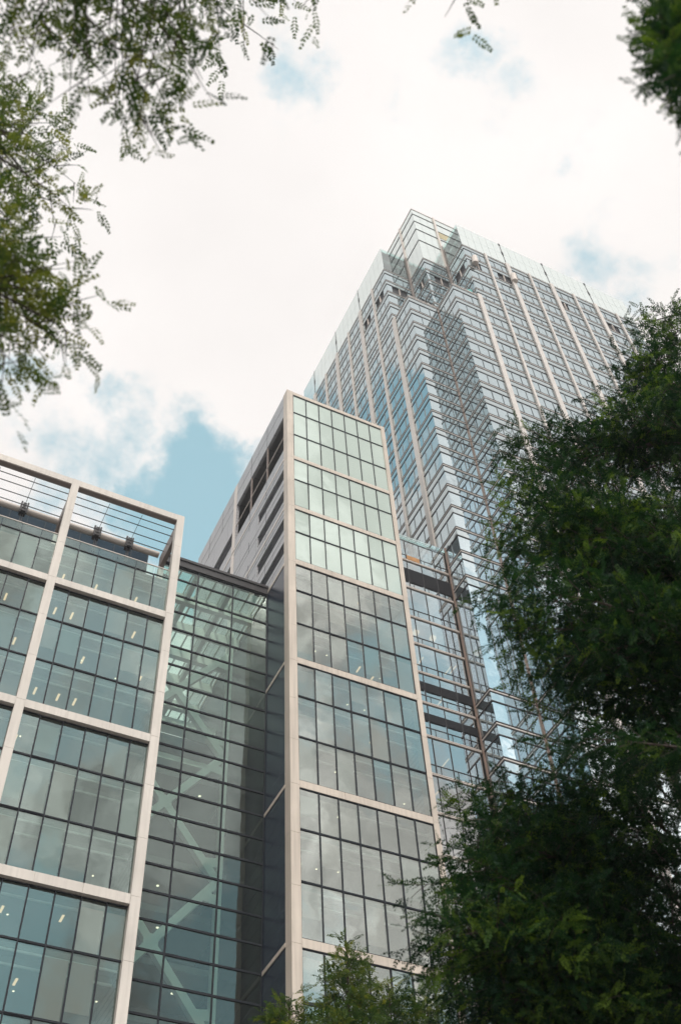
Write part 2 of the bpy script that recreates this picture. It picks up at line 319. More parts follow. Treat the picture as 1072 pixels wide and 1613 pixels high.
# ------------------------------------------------------------------ left office building
LB = empty('office_building', (6.6, 66, GZ), 'low grey green glass office building in a pale stone grid with open rooftop frame', 'building')
YF = 57.55                                                     # front of the stone frame
YG = 57.95
cols = [(15.80, 16.45)] + [(15.80 - 9.51 * k, 15.80 - 9.51 * k + .64) for k in range(1, 5)]
for i, (a, b) in enumerate(cols):
    m = MB(); zt = 77.75
    z = zt; k = 0
    m.box(a, b, YF, YF + .62, 73.45 + .02, zt)
    while True:                                                # stone lengths with open joints one storey apart
        z1 = 73.45 - k * ST; z0 = max(z1 - ST + .02, GZ)
        m.box(a, b, YF, YF + .62, z0, z1); k += 1
        if z0 <= GZ: break
    m.box(a + .03, b - .03, YF + .03, YF + .60, GZ, zt - .03)
    m.build('column', M['stone'], LB)
def stone_beam(xa, xb, z0, z1, y0, y1, parent, n, mt='stone'):
    m = MB(); L = (xb - xa) / n
    for j in range(n): m.box(xa + j * L + .016, xa + (j + 1) * L - .016, y0, y1, z0, z1)
    m.box(xa, xb, y0 + .03, y1 - .03, z0 + .03, z1 - .03)
    return m.build('beam', M[mt], parent)
for (a0, b0), (a1, b1) in zip(cols[1:], cols[:-1]):
    for z in BEAMS: stone_beam(b0, a1, z - .68, z, YF + .02, YF + .5, LB, 3)
    t = stone_beam(b0, a1, 76.98, 77.73, YF + .01, YF + .61, LB, 3); t.name = 'roof_beam'
    s = MB(); s.box(b0, a1, YF + .08, YF + .585, 76.90, 76.975); s.build('soffit', M['soffit'], LB)
# rooftop canopy: side arms, rods, pipe and its brackets
for a, b in cols:
    m = MB(); m.box(a + .14, b - .14, YF + .625, 62.4, 75.55, 77.25); m.build('canopy_arm', M['soffit'], LB)
    m = MB(); m.box(a + .1, b - .1, 62.0, 62.45, 69.2, 75.54); m.build('canopy_post', M['stone'], LB)
rodm = MB()
for (a0, b0), (a1, b1) in zip(cols[1:], cols[:-1]):
    for y in (58.55, 59.32, 60.3, 61.2):
        m = MB(); m.tube([(b0 - .14, y, 76.75), (a1 + .14, y, 76.75)], .045, 6); m.build('canopy_rod', M['bronze'], LB)
    for j in (1, 2):
        x = b0 + (a1 - b0) * j / 3
        m = MB(); m.tube([(x, 58.2, 76.86), (x, 62.0, 76.84)], .022, 5); m.build('tie_rod', M['bronze'], LB)
        m = MB(); m.box(x - .28, x + .28, 61.55, 62.25, 76.45, 76.75).box(x - .16, x + .16, 61.5, 62.4, 76.75, 77.5).box(x - .34, x - .2, 61.5, 61.7, 76.2, 77.6).box(x + .2, x + .34, 61.5, 61.7, 76.2, 77.6)
        m.box(x - .1, x - .02, 61.9, 62.05, 74.6, 76.4).box(x + .06, x + .14, 61.9, 62.05, 74.6, 76.4); m.build('pipe_bracket', M['bronze'], LB)
m = MB(); m.tube([(-22, 61.95, 76.95), (15.7, 61.95, 76.95)], .30, 14); m.build('rooftop_pipe', M['rail'], LB)
m = MB(); m.tube([(-22, 62.35, 77.62), (15.6, 62.35, 77.62)], .17, 8); m.build('upper_pipe', M['bronze'], LB)
m = MB(); m.box(-22, 15.2, 63.6, 75, 70.0, 79.1); m.build('rooftop_room', M['office_glass'] if 0 else mirror_glass('rooftop_room_glass', (.008, .016, .026), (.3, .42, .5), .03, 1.3), LB)
m = MB()
for k in range(24): m.box(15.1 - 1.585 * k, 15.16 - 1.585 * k, 63.5, 63.595, 70, 79.0)
m.build('rooftop_mullion', M['dark'], LB)
m = MB(); m.box(-22, 15.75, 58.3, 76, 69.0, 69.55); m.build('roof_deck', M['conc'], LB)
# glazing
rowsL = []                                                     # (z0, z1) of every row
rowsL.append((65.12, 69.42))
for bz in BEAMS[:5]:
    t = bz - .69
    rowsL += [(bz - ST, t), (bz - 2 * ST, bz - ST), (bz - 3 * ST + .01, bz - 2 * ST)]
extraL = MB()
blinds = []; nL = 0
for ci, ((a0, b0), (a1, b1)) in enumerate(zip(cols[1:], cols[:-1])):
    for j in range(6):
        xa = a0 + .30 + 1.585 * j; xb = xa + 1.585
        for ri, (z0, z1) in enumerate(rowsL):
            show = (ci == 0 and ri < 11) or (ci == 1 and ((ri < 5 and j > 0) or (ri < 7 and j > 3)))
            if show:
                window(xa, xb, YG, z0, z1, LB, M['office_glass']); nL += 1
            else:
                extraL.k = 0; extraL.quad((xa, YG, z0), (xb, YG, z0), (xb, YG, z1), (xa, YG, z1)); extraL.k = 1
                extraL.box(xa, xa + .09, YG - .07, YG + .05, z0, z1).box(xa + .09, xb, YG - .074, YG + .05, z1 - .12, z1)
            if ci < 2 and rnd.random() < (.34 if ci == 0 else .3):
                fr = rnd.choice((1, 1, 1, .62, .8)); blinds.append((xa + .1, xb - .1, z1 - .62 - (z1 - z0 - .7) * fr, z1 - .55, YG + .14))
    # glass balustrade above the top row
    m = MB(); x = a0 + .30
    for j in range(6): m.quad((x + 1.585 * j + .02, YG, 69.46), (x + 1.585 * (j + 1) - .02, YG, 69.46), (x + 1.585 * (j + 1) - .02, YG, 70.42), (x + 1.585 * j + .02, YG, 70.42))
    m.build('balustrade', M['balustrade'], LB)
    m = MB(); m.box(a0 + .3, a1, YG - .04, YG + .05, 70.43, 70.50); m.build('handrail', M['rail'], LB)
extraL.build('windows', [M['office_glass'], M['dark']], LB, 'stuff')
for x0, x1, z0, z1, y in blinds:
    m = MB(); m.box(x0, x1, y, y + .02, z0, z1); m.build('window_blind', M['blind' if rnd.random() < .75 else 'blind2'], LB)
lights = []
floorsL = [69.0] + [65.05 - ST * k for k in range(0, 16)]
for z in floorsL[1:12]:
    pass
for k, z in enumerate(floorsL[:11]):
    for x in [7.4 + 1.585 * j for j in range(6)]:
        if rnd.random() < .30: lights.append((x + rnd.uniform(-.2, .4), rnd.choice((2.1, 2.1, 2.5)), z, 1))
        if rnd.random() < .22: lights.append((x + rnd.uniform(-.3, .5), rnd.uniform(1.5, 3.5), z, 0))
    if k < 6:
        for x in (-.9, .7, 2.3, 3.9, 5.4):
            if rnd.random() < .4: lights.append((x, 2.2, z, 1))
interior(LB, -22, 15.7, YG, 9, floorsL, lights[:95])
m = MB(); m.box(-22.2, -22, 58.2, 76, GZ, 69); m.box(15.72, 15.8, 58.2, 76, GZ, 69.5); m.box(-22, 15.7, 76.1, 76.3, GZ, 69.5); m.build('side_wall', M['grey'], LB)

# ------------------------------------------------------------------ tall slab block
SB = empty('slab_block', (33, 66, GZ), 'tall narrow slab block with pale stone edges, green glass front and louvred grey flank', 'building')
XW = 26.68; XR = 39.05; YS = 58.0
ZT = 107.55
def pier(x0, x1, y0, y1, name='pier'):
    m = MB(); z1 = ZT - .55; m.box(x0, x1, y0, y1, z1 + .02, ZT); k = 0
    while z1 > GZ:
        z0 = max(z1 - ST + .022, GZ); m.box(x0, x1, y0, y1, z0, z1); z1 -= ST
    m.box(x0 + .03, x1 - .03, y0 + .03, y1 - .03, GZ, ZT - .03); return m.build(name, M['tan'], SB)
pier(XW, 27.40, YS, YS + .98); pier(38.57, XR, YS, YS + .98)
bl = [(106.95, ZT - .05), (94.68 - .55, 94.68), (86.10 - .55, 86.10)] + [(77.80 - 3 * ST * k - .64, 77.80 - 3 * ST * k) for k in range(7)]
for z0, z1 in bl:
    if z0 > GZ: stone_beam(27.405, 38.565, z0, z1, YS + .01, YS + .45, SB, 3, 'tan')
rowsS = [(103.37, 106.94), (98.94, 103.37), (94.69, 98.94), (90.62, 94.12), (86.11, 90.62), (82.0, 85.54), (77.81, 82.0)]
for k in range(6):
    t = 77.80 - 3 * ST * k - .65
    rowsS += [(77.80 - ST * (3 * k + 1), t), (77.80 - ST * (3 * k + 2), 77.80 - ST * (3 * k + 1)), (77.80 - ST * (3 * k + 3) + .01, 77.80 - ST * (3 * k + 2))]
YSG = YS + .12
extraS = MB(); PW = (38.57 - 27.40) / 7
for ri, (z0, z1) in enumerate(rowsS):
    gm = M['pale_panel'] if ri < 7 else M['slab_glass']
    for j in range(7):
        xa = 27.40 + PW * j; xb = xa + PW
        if 3 <= ri < 17: window(xa, xb, YSG, z0, z1, SB, gm)
        else:
            extraS.k = 0 if ri < 7 else 2; extraS.quad((xa, YSG, z0), (xb, YSG, z0), (xb, YSG, z1), (xa, YSG, z1)); extraS.k = 1
            extraS.box(xa, xa + .09, YSG - .07, YSG + .05, z0, z1).box(xa + .09, xb, YSG - .074, YSG + .05, z1 - .12, z1)
        if ri >= 7 and rnd.random() < .36:
            fr = rnd.choice((1, 1, 1, .55, .8)); m = MB(); m.box(xa + .1, xb - .1, YSG + .13, YSG + .15, z1 - .6 - (z1 - z0 - .7) * fr, z1 - .5)
            m.build('window_blind', M['blind' if rnd.random() < .7 else 'blind2'], SB)
extraS.build('windows', [M['pale_panel'], M['dark'], M['slab_glass']], SB, 'stuff')
fs = [77.75 - ST * k for k in range(19)]; lights = []
for z in fs[:12]:
    for j in range(7):
        x = 27.4 + PW * (j + .5)
        if rnd.random() < .2: lights.append((x + rnd.uniform(-.3, .3), rnd.choice((2.0, 2.4)), z, 1))
        if rnd.random() < .22: lights.append((x + rnd.uniform(-.4, .4), rnd.uniform(1.4, 3.0), z, 0))
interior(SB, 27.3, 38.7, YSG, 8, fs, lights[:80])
# flank wall (faces the low building): grey panels with voids above, navy panels below
YB = 85.1; fw = MB(); X1 = XW + .35
# z bands: solid strips between the openings, [z0, z1, [(y0, y1) solid ...]]
def strip(z0, z1, solids, b=fw):
    for y0, y1 in solids: b.box(XW + .02, X1, y0, y1, z0, z1)
ya = YS + .985
strip(103.1, ZT - .05, [(ya, YB)])
strip(99.0, 103.1, [(72.3, 73.2)] + [(73.2, YB)])
strip(96.6, 99.0, [(72.3, 73.2), (79.0, YB)])
strip(93.1, 96.6, [(ya, YB)])
strip(91.3, 93.1, [(65.65, 73.0), (75.8, YB)])
strip(89.35, 91.3, [(ya, YB)])
strip(87.55, 89.35, [(65.65, YB)])
strip(84.75, 87.55, [(ya, YB)])
strip(82.9, 84.75, [(65.6, YB)])
strip(81.05, 82.9, [(ya, YB)])
strip(79.4, 81.05, [(65.6, YB)])
strip(77.85, 79.4, [(ya, YB)])
fw.build('flank_panels', M['grey'], SB)
nv = MB(); nv.box(XW + .02, X1, ya, YB, GZ, 77.55); nv.build('navy_cladding', M['navy'], SB)
for z in (94.75, 86.2):
    m = MB(); m.box(XW - .02, XW + .018, ya, YB, z - .13, z + .13); m.build('flank_ledge', M['rail'], SB)
for k in range(6):
    z = 77.7 - 3 * ST * k; m = MB(); m.box(XW - .03, XW + .018, ya, YB if k == 0 else 62.75, z - .15, z + .15); m.build('flank_ledge', M['tan'], SB)
m = MB(); m.box(XW - .02, XW + .018, 72.35, 73.15, 77.9, ZT - .06); m.build('flank_rib', M['rail'], SB)
for y in (63.5, 68.0):
    m = MB(); m.box(XW + .03, XW + .2, y - .07, y + .07, 96.61, 103.09); m.build('void_post', M['louvre'] if y > 70 else M['soffit'], SB)
for y in (63.5, 68.0, 76.8, 81.0):
    m = MB()
    for z0, z1 in ((103.15, ZT - .06), (93.15, 96.55), (89.4, 91.25), (84.8, 87.5), (81.1, 82.85), (77.9, 79.35)): m.box(XW + .006, XW + .019, y - .035, y + .035, z0, z1)
    m.build('panel_joint', M['dark'], SB)
for z, y0, y1 in ((105.3, ya, YB), (103.45, 73.2, YB), (93.9, ya, 73), (90.35, ya, YB), (89.5, 66, YB), (87.0, ya, YB), (85.4, ya, YB), (83.9, 66, YB), (82.0, ya, YB), (80.2, 66, YB), (78.8, ya, YB)):
    m = MB(); m.box(XW + .008, XW + .019, y0, y1, z - .03, z + .03); m.build('panel_joint', M['dark'], SB)
m = MB(); m.tube([(XW + .08, ya, 99.15), (XW + .08, 72.3, 99.15)], .06, 6); m.build('void_rail', M['rail'], SB)
m = MB(); m.box(X1 + 1.6, X1 + 1.7, ya, YB, 77.8, 103.6); m.build('void_lining', M['louvre'], SB)
for z0, z1, y0, y1 in ((91.3, 93.1, ya, 65.6), (87.55, 89.35, ya, 65.6), (82.9, 84.75, ya, 65.55), (79.4, 81.05, ya, 65.55), (91.3, 93.1, 73.05, 75.75), (96.6, 99.0, 73.2, 79.0)):
    z = z0; lv = MB()
    while z < z1 - .1: lv.box(XW + .15, XW + .30, y0, y1, z, z + .05); z += .17
    lv.build('louvre', M['louvre'], SB)
m = MB(); m.box(X1, XR - .05, YS + .99, YB - .01, ZT - .6, ZT - .06); m.box(XR - .3, XR - .02, YS + .99, YB, GZ, ZT - .1); m.box(X1, XR - .31, YB - .3, YB, GZ, ZT - .61); m.build('rear_wall', M['grey'], SB)
m = MB(); m.box(27.41, 38.56, YSG + .5, YSG + .6, 77.8, 106.9); m.build('plant_screen', M['inner'], SB)
m = MB(); m.tube([(38.6, 60.5, ZT - .06), (38.6, 60.5, ZT + .8), (38.3, 60.4, ZT + 1.0)], .05, 6).box(38.2, 38.75, 60.2, 60.5, ZT + .8, ZT + 1.05); m.build('rooftop_lamp', M['bronze'], SB)

# ------------------------------------------------------------------ glass atrium between them
AT = empty('glass_atrium', (21.5, 72, GZ), 'green glass atrium with white cross braces inside, recessed between two office buildings', 'building')
YA = 62.8; vx = [16.48, 19.88, 23.28, 26.66]; HS = ST / 2
zs = [77.25]; z = 75.55
while z > 18: zs.append(z); z -= HS
aw = []
for k in range(len(zs) - 1):
    for j in range(3): window(vx[j], vx[j + 1], YA, zs[k + 1], zs[k], AT, M['atrium_glass'], fw=.055, fh=.075)
m = MB(); zz = zs[-1]
m.k = 0; m.quad((vx[0], YA, GZ), (vx[3], YA, GZ), (vx[3], YA, zz), (vx[0], YA, zz)); m.k = 1
while zz > GZ: m.box(vx[0], vx[3], YA - .08, YA + .05, zz - .15, zz); zz -= HS
for x in vx: m.box(x - .06, x + .06, YA - .07, YA + .05, GZ, zs[-1] - .16)
m.build('windows', [M['atrium_glass'], M['dark']], AT, 'stuff')
m = MB(); m.box(16.46, 26.66, YA - .2, YA + .4, 77.30, 78.05).box(16.46, 26.66, YA - .32, YA + .4, 78.055, 78.35); m.build('parapet', M['bronze'], AT)
# roof: steel frame with glass between, open to the sky
m = MB()
for y in [66.2 + 3.4 * k for k in range(6)]: m.box(16.5, 26.6, y - .25, y + .25, 76.6, 77.6)
for x in (19.88, 23.28): m.box(x - .22, x + .22, 63.3, 84.4, 76.8, 77.5)
for x in [17.3 + 1.13 * k for k in range(9)]: m.box(x - .07, x + .07, 63.3, 84.4, 77.62, 77.8)
m.build('roof_frame', M['steel'], AT)
m = MB(); m.box(16.5, 26.6, 63.3, 84.4, 77.85, 77.90); m.build('roof_glass', glass('roof_glass', (.9, .95, .93), (.9, 1, .97), .02, 1.3), AT)
# second row of roof beams and walkways lower down
m = MB()
for z in (70.4, 66.1): m.box(16.5, 26.6, 74.5, 76.0, z - .6, z)
m.build('walkway', M['steel'], AT)
YX = 68.0
m = MB(); m.box(25.0, 25.45, YX - .25, YX + .25, GZ, 76.55).box(15.85, 16.25, YX - .25, YX + .25, GZ, 69.5)
m.build('steel_column', M['steel'], AT)
cxs = 20.4; cz = 67.4
while cz > 5:
    m = MB(); h = 5.95
    for sx_, sz_ in ((1, 1), (1, -1), (-1, 1), (-1, -1)): m.bar((cxs, YX, cz), (cxs + sx_ * 4.65, YX, cz + sz_ * h), .62, .5)
    m.box(cxs - .55, cxs + .55, YX - .27, YX + .27, cz - .6, cz + .6)
    m.bar((23.8, YX, cz + 4.6), (25.0, YX, cz + 4.4), .8, .48).bar((23.8, YX, cz - 4.6), (25.0, YX, cz - 4.4), .8, .48)
    m.build('cross_brace', M['steel'], AT); cz -= 12.0
fl = MB()
for k in range(4, 19): fl.box(16.5, 26.6, 70.5, 84, 77.75 - ST * k - .5, 77.75 - ST * k)
fl.build('floor_slab', M['conc'], AT)
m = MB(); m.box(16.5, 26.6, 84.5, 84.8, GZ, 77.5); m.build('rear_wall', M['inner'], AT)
m = MB()
for k in range(4, 19): m.box(16.5, 26.6, 76.2, 76.3, 77.75 - ST * (k + 1), 77.75 - ST * k - .51)
m.build('office_partition', M['inner'], AT)
spot = MB().box(-.09, .09, -.09, .09, -.04, 0).mesh('spotlight', [M['spot']])
for k in range(4, 13):
    for j in range(4):
        if rnd.random() < .72:
            o = bpy.data.objects.new('spotlight', spot); C.objects.link(o); o.parent = AT; o.location = Vector((17.4 + 2.3 * j + rnd.uniform(-.6, .6), rnd.uniform(71, 74), 77.75 - ST * k - .505)) - AT.location
m = MB(); m.box(16.47, 16.6, 63.3, 84.4, 69.6, 77.55); m.build('side_screen', M['office_glass'], AT)

# ------------------------------------------------------------------ office tower
TW = empty('office_tower', (70, 74, GZ), 'tallest tower of silvery mirror glass with pale vertical ribs and a notched stepped top', 'building')
XL = 46.8; YAc = 58.4; XI = 51.85; YBc = 54.0; XE = 95.5; YE = 98.0
low = [(XL, YE), (XL, YAc), (XI, YAc), (XI, YBc), (XE, YBc)]
XC = 51.75; YC = 58.75; XB = 56.4; YU = 63.2; XEU = 90.9; YEU = 94.3
up = [(XL, YEU), (XL, YU), (XC, YU), (XC, YC), (XB, YC), (XB, YBc), (XEU, YBc)]
pilL = [62.8, 67.4, 71.87, 76.3, 80.8, 85.2, 89.7]; pilR = [56.45, 60.67, 64.9, 69.2, 73.55, 78.0, 82.4, 86.8]
WID = {0: .74, 1: .36}
def band(pts, U, top=None):
    """one storey's spandrel: backing glass, two dark rails and a pale rail between"""
    m = MB(); m.k = 0; m.ledge(pts, U - 1.5, U, -.3, 0.0)
    m.k = 1; m.ledge(pts, U - .05, U + .06, .0, .05); m.ledge(pts, U - .42, U - .32, .0, .04); m.ledge(pts, U - 1.56, U - 1.45, .0, .05)
    m.k = 2; m.ledge(pts, U - .26, U - .12, .0, .03)
    return m.build('spandrel_band', [M['tower_spandrel'], M['bronze'], M['rib']], TW)
LV = [149.3 - 4.0 * k for k in range(0, 37)]
LVU = [168.2 - 4.0 * k for k in range(0, 5)]
OPEN = (84.1, 71.6)                                            # tall storeys of the sky lobby: no bands between
for U in LV:
    if U < 3: continue
    if OPEN[1] < U < OPEN[0] - .5: continue
    band(low if U > 92 else [(XL, 61.2), (XL, YAc), (XI, YAc), (XI, YBc), (XE, YBc)], U)
for U in LVU: band(up, U)
# windows: one per storey and bay; each is a run of panes with thin bars
CAMR = Matrix((cr, cu, cf))
def screen(p):
    c = CAMR @ Vector(p); return (536 + 1729.7 * c.x / c.z, 806.5 - 1729.7 * c.y / c.z) if c.z > 1 else (9e3, 9e3)
def hidden(p):
    t = 39.1 / p[0]; return (p[1] * t > 58 and p[2] * t < 107.6) or p[2] < 60
cand = []
def span(ax, c, a, b, z0, z1):
    """ax 'x': wall facing -X at x=c from y=a to b; ax 'y': wall facing -Y at y=c from x=a to b"""
    P = [(c, t, z) if ax == 'x' else (t, c, z) for t in (a, b) for z in (z0, z1)]
    Q = [screen(p) for p in P]; w = math.hypot(Q[2][0] - Q[0][0], Q[2][1] - Q[0][1]); h = math.hypot(Q[1][0] - Q[0][0], Q[1][1] - Q[0][1])
    cr2 = abs((Q[2][0] - Q[0][0]) * (Q[1][1] - Q[0][1]) - (Q[2][1] - Q[0][1]) * (Q[1][0] - Q[0][0]))
    mid = ((P[0][0] + P[3][0]) / 2, (P[0][1] + P[3][1]) / 2, (z0 + z1) / 2); q = screen(mid)
    if hidden(mid) or q[0] > 990 or q[1] > 1250 or q[0] < 0: cr2 = 0
    if q[0] > 780 and q[1] > 690: cr2 = 0
    cand.append((cr2, ax, c, a, b, z0, z1))
def panes(m, ax, c, a, b, z0, z1, pitch=1.45):
    n = max(1, round(abs(b - a) / pitch)); L = (b - a) / n
    for j in range(n):
        t0 = a + L * j; t1 = a + L * (j + 1); e1 = rnd.gauss(0, .004); e2 = rnd.gauss(0, .004); e3 = rnd.gauss(0, .006)
        m.k = 0
        if ax == 'x': m.quad((c + .02 + e1, t1, z0), (c + .02 + e2, t0, z0), (c + .02 + e2 + e3, t0, z1), (c + .02 + e1 + e3, t1, z1))
        else: m.quad((t0, c + .02 + e1, z0), (t1, c + .02 + e2, z0), (t1, c + .02 + e2 + e3, z1), (t0, c + .02 + e1 + e3, z1))
        m.k = 1
        if j:
            if ax == 'x': m.box(c - .05, c + .05, t0 - .022, t0 + .022, z0, z1)
            else: m.box(t0 - .022, t0 + .022, c - .05, c + .05, z0, z1)
def bays(edges): return list(zip(edges[:-1], edges[1:]))
eL = [YAc] + pilL + [YE]; eLu = [YU] + pilL[1:] + [YEU]; eR = [XI] + pilR + [91.1, XE]; eRu = [XB] + pilR[1:] + [XEU]
zrows = []
for k, U in enumerate(LV[:-1]):
    Lo = LV[k + 1]
    if Lo < 3: break
    if OPEN[1] < Lo < OPEN[0] - .5 and U > OPEN[0] - .5: zrows.append((78.0, U - 1.5)); continue
    if OPEN[1] < U < OPEN[0] - .5:
        if Lo < OPEN[1] + .3: zrows.append((Lo, 74.8))
        elif 76 < U < 78 : zrows.append((74.85, 77.95))
        continue
    zrows.append((Lo, U - 1.5))
for z0, z1 in zrows:
    for a, b in bays(eL):
        if z1 > 92 or b < 63: span('x', XL, a, b if z1 > 92 else 61.2, z0, z1)
    span('y', YAc, XL, XI, z0, z1); span('x', XI, YBc, YAc, z0, z1)
    for a, b in bays(eR): span('y', YBc, a, b, z0, z1)
gaps = {('x', 46.8): [(64.4, 66.9), (69.0, 71.1)], ('y', 63.2): [(47.75, 50.5)], ('x', 56.4): [(54.9, 57.6)], ('y', 54.0): [(58.0, 58.9), (62.0, 64.5), (74.3, 75.5), (83.2, 85.6)], ('x', 51.75): [(59.9, 61.2)], ('y', 58.75): [(53.1, 55.7)]}
up_rows = [(LVU[k + 1], LVU[k] - 1.5) for k in range(4)] + [(149.35, LVU[4] - 1.5)]
for ri, (z0, z1) in enumerate(up_rows):
    S_ = []
    S_ += [('x', XL, a, b) for a, b in bays(eLu)] + [('y', YU, XL, XC), ('x', XC, YC, YU), ('y', YC, XC, XB), ('x', XB, YBc, YC)] + [('y', YBc, a, b) for a, b in bays(eRu)]
    for ax, c, a, b in S_:
        cut = []
        if ri == 1:
            cut = [g for g in gaps.get((ax, c), []) if g[0] >= a - .01 and g[1] <= b + .01]
        if not cut: span(ax, c, a, b, z0, z1)
        else:
            t = a
            for g0, g1 in cut:
                if g0 - t > .3: span(ax, c, t, g0, z0, z1)
                m = MB()
                if ax == 'x': m.box(c + .25, c + .9, g0, g1, z0 + .1, z1)
                else: m.box(g0, g1, c + .25, c + .9, z0 + .1, z1)
                m.k = 1; mid = (g0 + g1) / 2
                if ax == 'x': m.box(c - .03, c + .2, mid - .05, mid + .05, z0, z1)
                else: m.box(mid - .05, mid + .05, c - .03, c + .2, z0, z1)
                m.build('open_bay', [M['void'], M['rail']], TW); t = g1
            if b - t > .3: span(ax, c, t, b, z0, z1)
cand.sort(key=lambda c: -c[0])
rest = MB()
for i, (s_, ax, c, a, b, z0, z1) in enumerate(cand):
    if i < 98:
        m = MB(); panes(m, ax, c, a, b, z0, z1); m.build('window', [M['tower_glass'], M['bar']], TW)
    else: panes(rest, ax, c, a, b, z0, z1)
rest.build('windows', [M['tower_glass'], M['bar']], TW, 'stuff')
# pale vertical ribs
for i, y in enumerate(pilL):
    w = WID[i % 2] / 2; m = MB(); m.box(XL - .26, XL - .01, y - w, y + w, 92.4, 149.6 if i == 0 else 168.3); m.build('pilaster', M['rib'], TW)
for i, x in enumerate(pilR):
    w = WID[i % 2] / 2; m = MB(); m.box(x - w, x + w, YBc - .26, YBc - .01, GZ, 149.6 if i == 0 else 168.3); m.build('pilaster', M['rib'], TW)
m = MB(); m.box(XI - .12, XI + .02, YAc - .12, YAc + .02, GZ, 149.3); m.build('corner_post', M['rust'], TW)
# terraces on the step
m = MB(); m.box(XL - .02, XI - .02, YAc - .02, YU, 149.35, 149.6).box(XI, XB, YBc - .02, YC, 149.352, 149.602); m.build('terrace', M['rail'], TW)
# parapet: pale glass panels above the last storey, see-through where it returns past the core
def parapet(ax, c, a, b, mt, n, name='parapet_panel'):
    m = MB(); L = (b - a) / n
    for j in range(n):
        t0 = a + L * j + .02; t1 = a + L * (j + 1) - .02
        for z0, z1 in ((168.35, 172.4), (172.44, 176.5)):
            if ax == 'x': m.box(c, c + .08, t0, t1, z0, z1)
            else: m.box(t0, t1, c, c + .08, z0, z1)
    return m.build(name, mt, TW)
for a, b in ((YU, 71.87), (71.87, 80.8), (80.8, 89.7), (89.7, YEU)): parapet('x', XL, a + .05, b - .05, M['tower_panel'], max(2, round((b - a) / 1.5)))
for a, b in ((XB, 64.9), (64.9, 73.55), (73.55, 82.4), (82.4, XEU)): parapet('y', YBc, a + .05, b - .05, M['tower_panel'], max(2, round((b - a) / 1.5)))
parapet('y', YU, XL + .1, XC, M['screen'], 3, 'parapet_screen'); parapet('x', XB, YBc + .1, YC, M['screen'], 3, 'parapet_screen')
parapet('y', YEU, XL + .1, 88, M['parapet'], 20); parapet('x', XEU, YBc + .1, YEU, M['parapet'], 20)
for p in ((XL - .06, 71.87), (XL - .06, 80.8), (XL - .06, 89.7)):
    m = MB(); m.box(p[0], p[0] + .05, p[1] - .16, p[1] + .16, 172.0, 173.3).box(p[0], p[0] + .05, p[1] - .05, p[1] + .05, 168.3, 176.6); m.build('parapet_bracket', M['bronze'], TW)
for p in ((64.9, YBc - .06), (73.55, YBc - .06), (82.4, YBc - .06)):
    m = MB(); m.box(p[0] - .16, p[0] + .16, p[1], p[1] + .05, 172.0, 173.3).box(p[0] - .16, p[0] + .16, p[1], p[1] + .05, 175.9, 176.6).box(p[0] - .05, p[0] + .05, p[1], p[1] + .05, 168.3, 176.6); m.build('parapet_bracket', M['bronze'], TW)
for x, y in ((XC - .15, YU - .15), (XB - .15, YC - .15)):
    m = MB(); m.box(x - .16, x + .12, y - .16, y + .12, 149.6, 176.6); m.build('screen_post', M['soffit'], TW)
# core penthouse
core = [(XC, 90), (XC, YC), (87, YC)]
m = MB(); m.k = 0
for z0, z1 in ((168.25, 175.4), (175.5, 180.1), (180.2, 183.6), (183.7, 186.8), (186.9, 189.0)):
    n = 24
    for j in range(n):
        L = (90 - YC) / n; y0 = YC + L * j; e = rnd.gauss(0, .005); m.quad((XC + e, y0 + L, z0), (XC - e, y0 + .03, z0), (XC - e, y0 + .03, z1), (XC + e, y0 + L, z1))
        L = (87 - XC) / n; x0 = XC + L * j; m.quad((x0, YC + e, z0), (x0 + L - .03, YC - e, z0), (x0 + L - .03, YC - e, z1), (x0, YC + e, z1))
m.build('penthouse_panels', M['tower_panel'], TW)
for z in (175.45, 180.15, 183.65, 186.85, 189.1):
    m = MB(); m.ledge(core, z - .07, z + .07, -.2, .08); m.build('penthouse_rail', M['bronze' if z < 189 else 'rail'], TW)
m = MB(); m.box(56.0, 56.35, YC - .25, YC - .01, 168.3, 189.2).box(XC - .25, XC - .01, 62.9, 63.2, 168.3, 189.2); m.build('penthouse_rib', M['rail'], TW)
m = MB(); m.box(56.6, 59.3, YC - .05, YC - .015, 181.0, 183.4); m.build('penthouse_louvre', solid('ochre_louvre', (.42, .36, .20), .6), TW)
m = MB(); m.box(XC + .3, 87, YC + .3, 90, 149, 189.0); m.build('core_wall', M['inner'], TW)
# solid body behind the glass
m = MB(); m.box(XL + .5, XC + .2, YU + .5, YEU - .2, 149.3, 168.1).box(XB + .5, XEU - .2, YBc + .5, YC + .2, 149.3, 168.1).box(XL + .5, XI + .4, YAc + .5, YE, GZ, 149.3).box(XI + .5, XE - .1, YBc + .5, YE - .01, GZ, 149.29)
m.build('inner_wall', M['void'], TW)
# pale rolled covers at the top windows, teal tub on the terrace
for x in (57.6, 64.9):
    m = MB(); m.tube([(x, YBc - .35, 161.2), (x + .15, YBc - .45, 163.6)], [.52, .42], 10); m.build('wrapped_blind', M['rail'], TW)
for z in (68.3,):
    pass
t = MB(); t.tube([(55.3, 54.6, 149.61), (55.3, 54.6, 150.7)], [.42, .55], 12); t = t.build('tub', M['teal']); tag(t, 'small teal tub standing on the step terrace of the tall tower', 'tub')

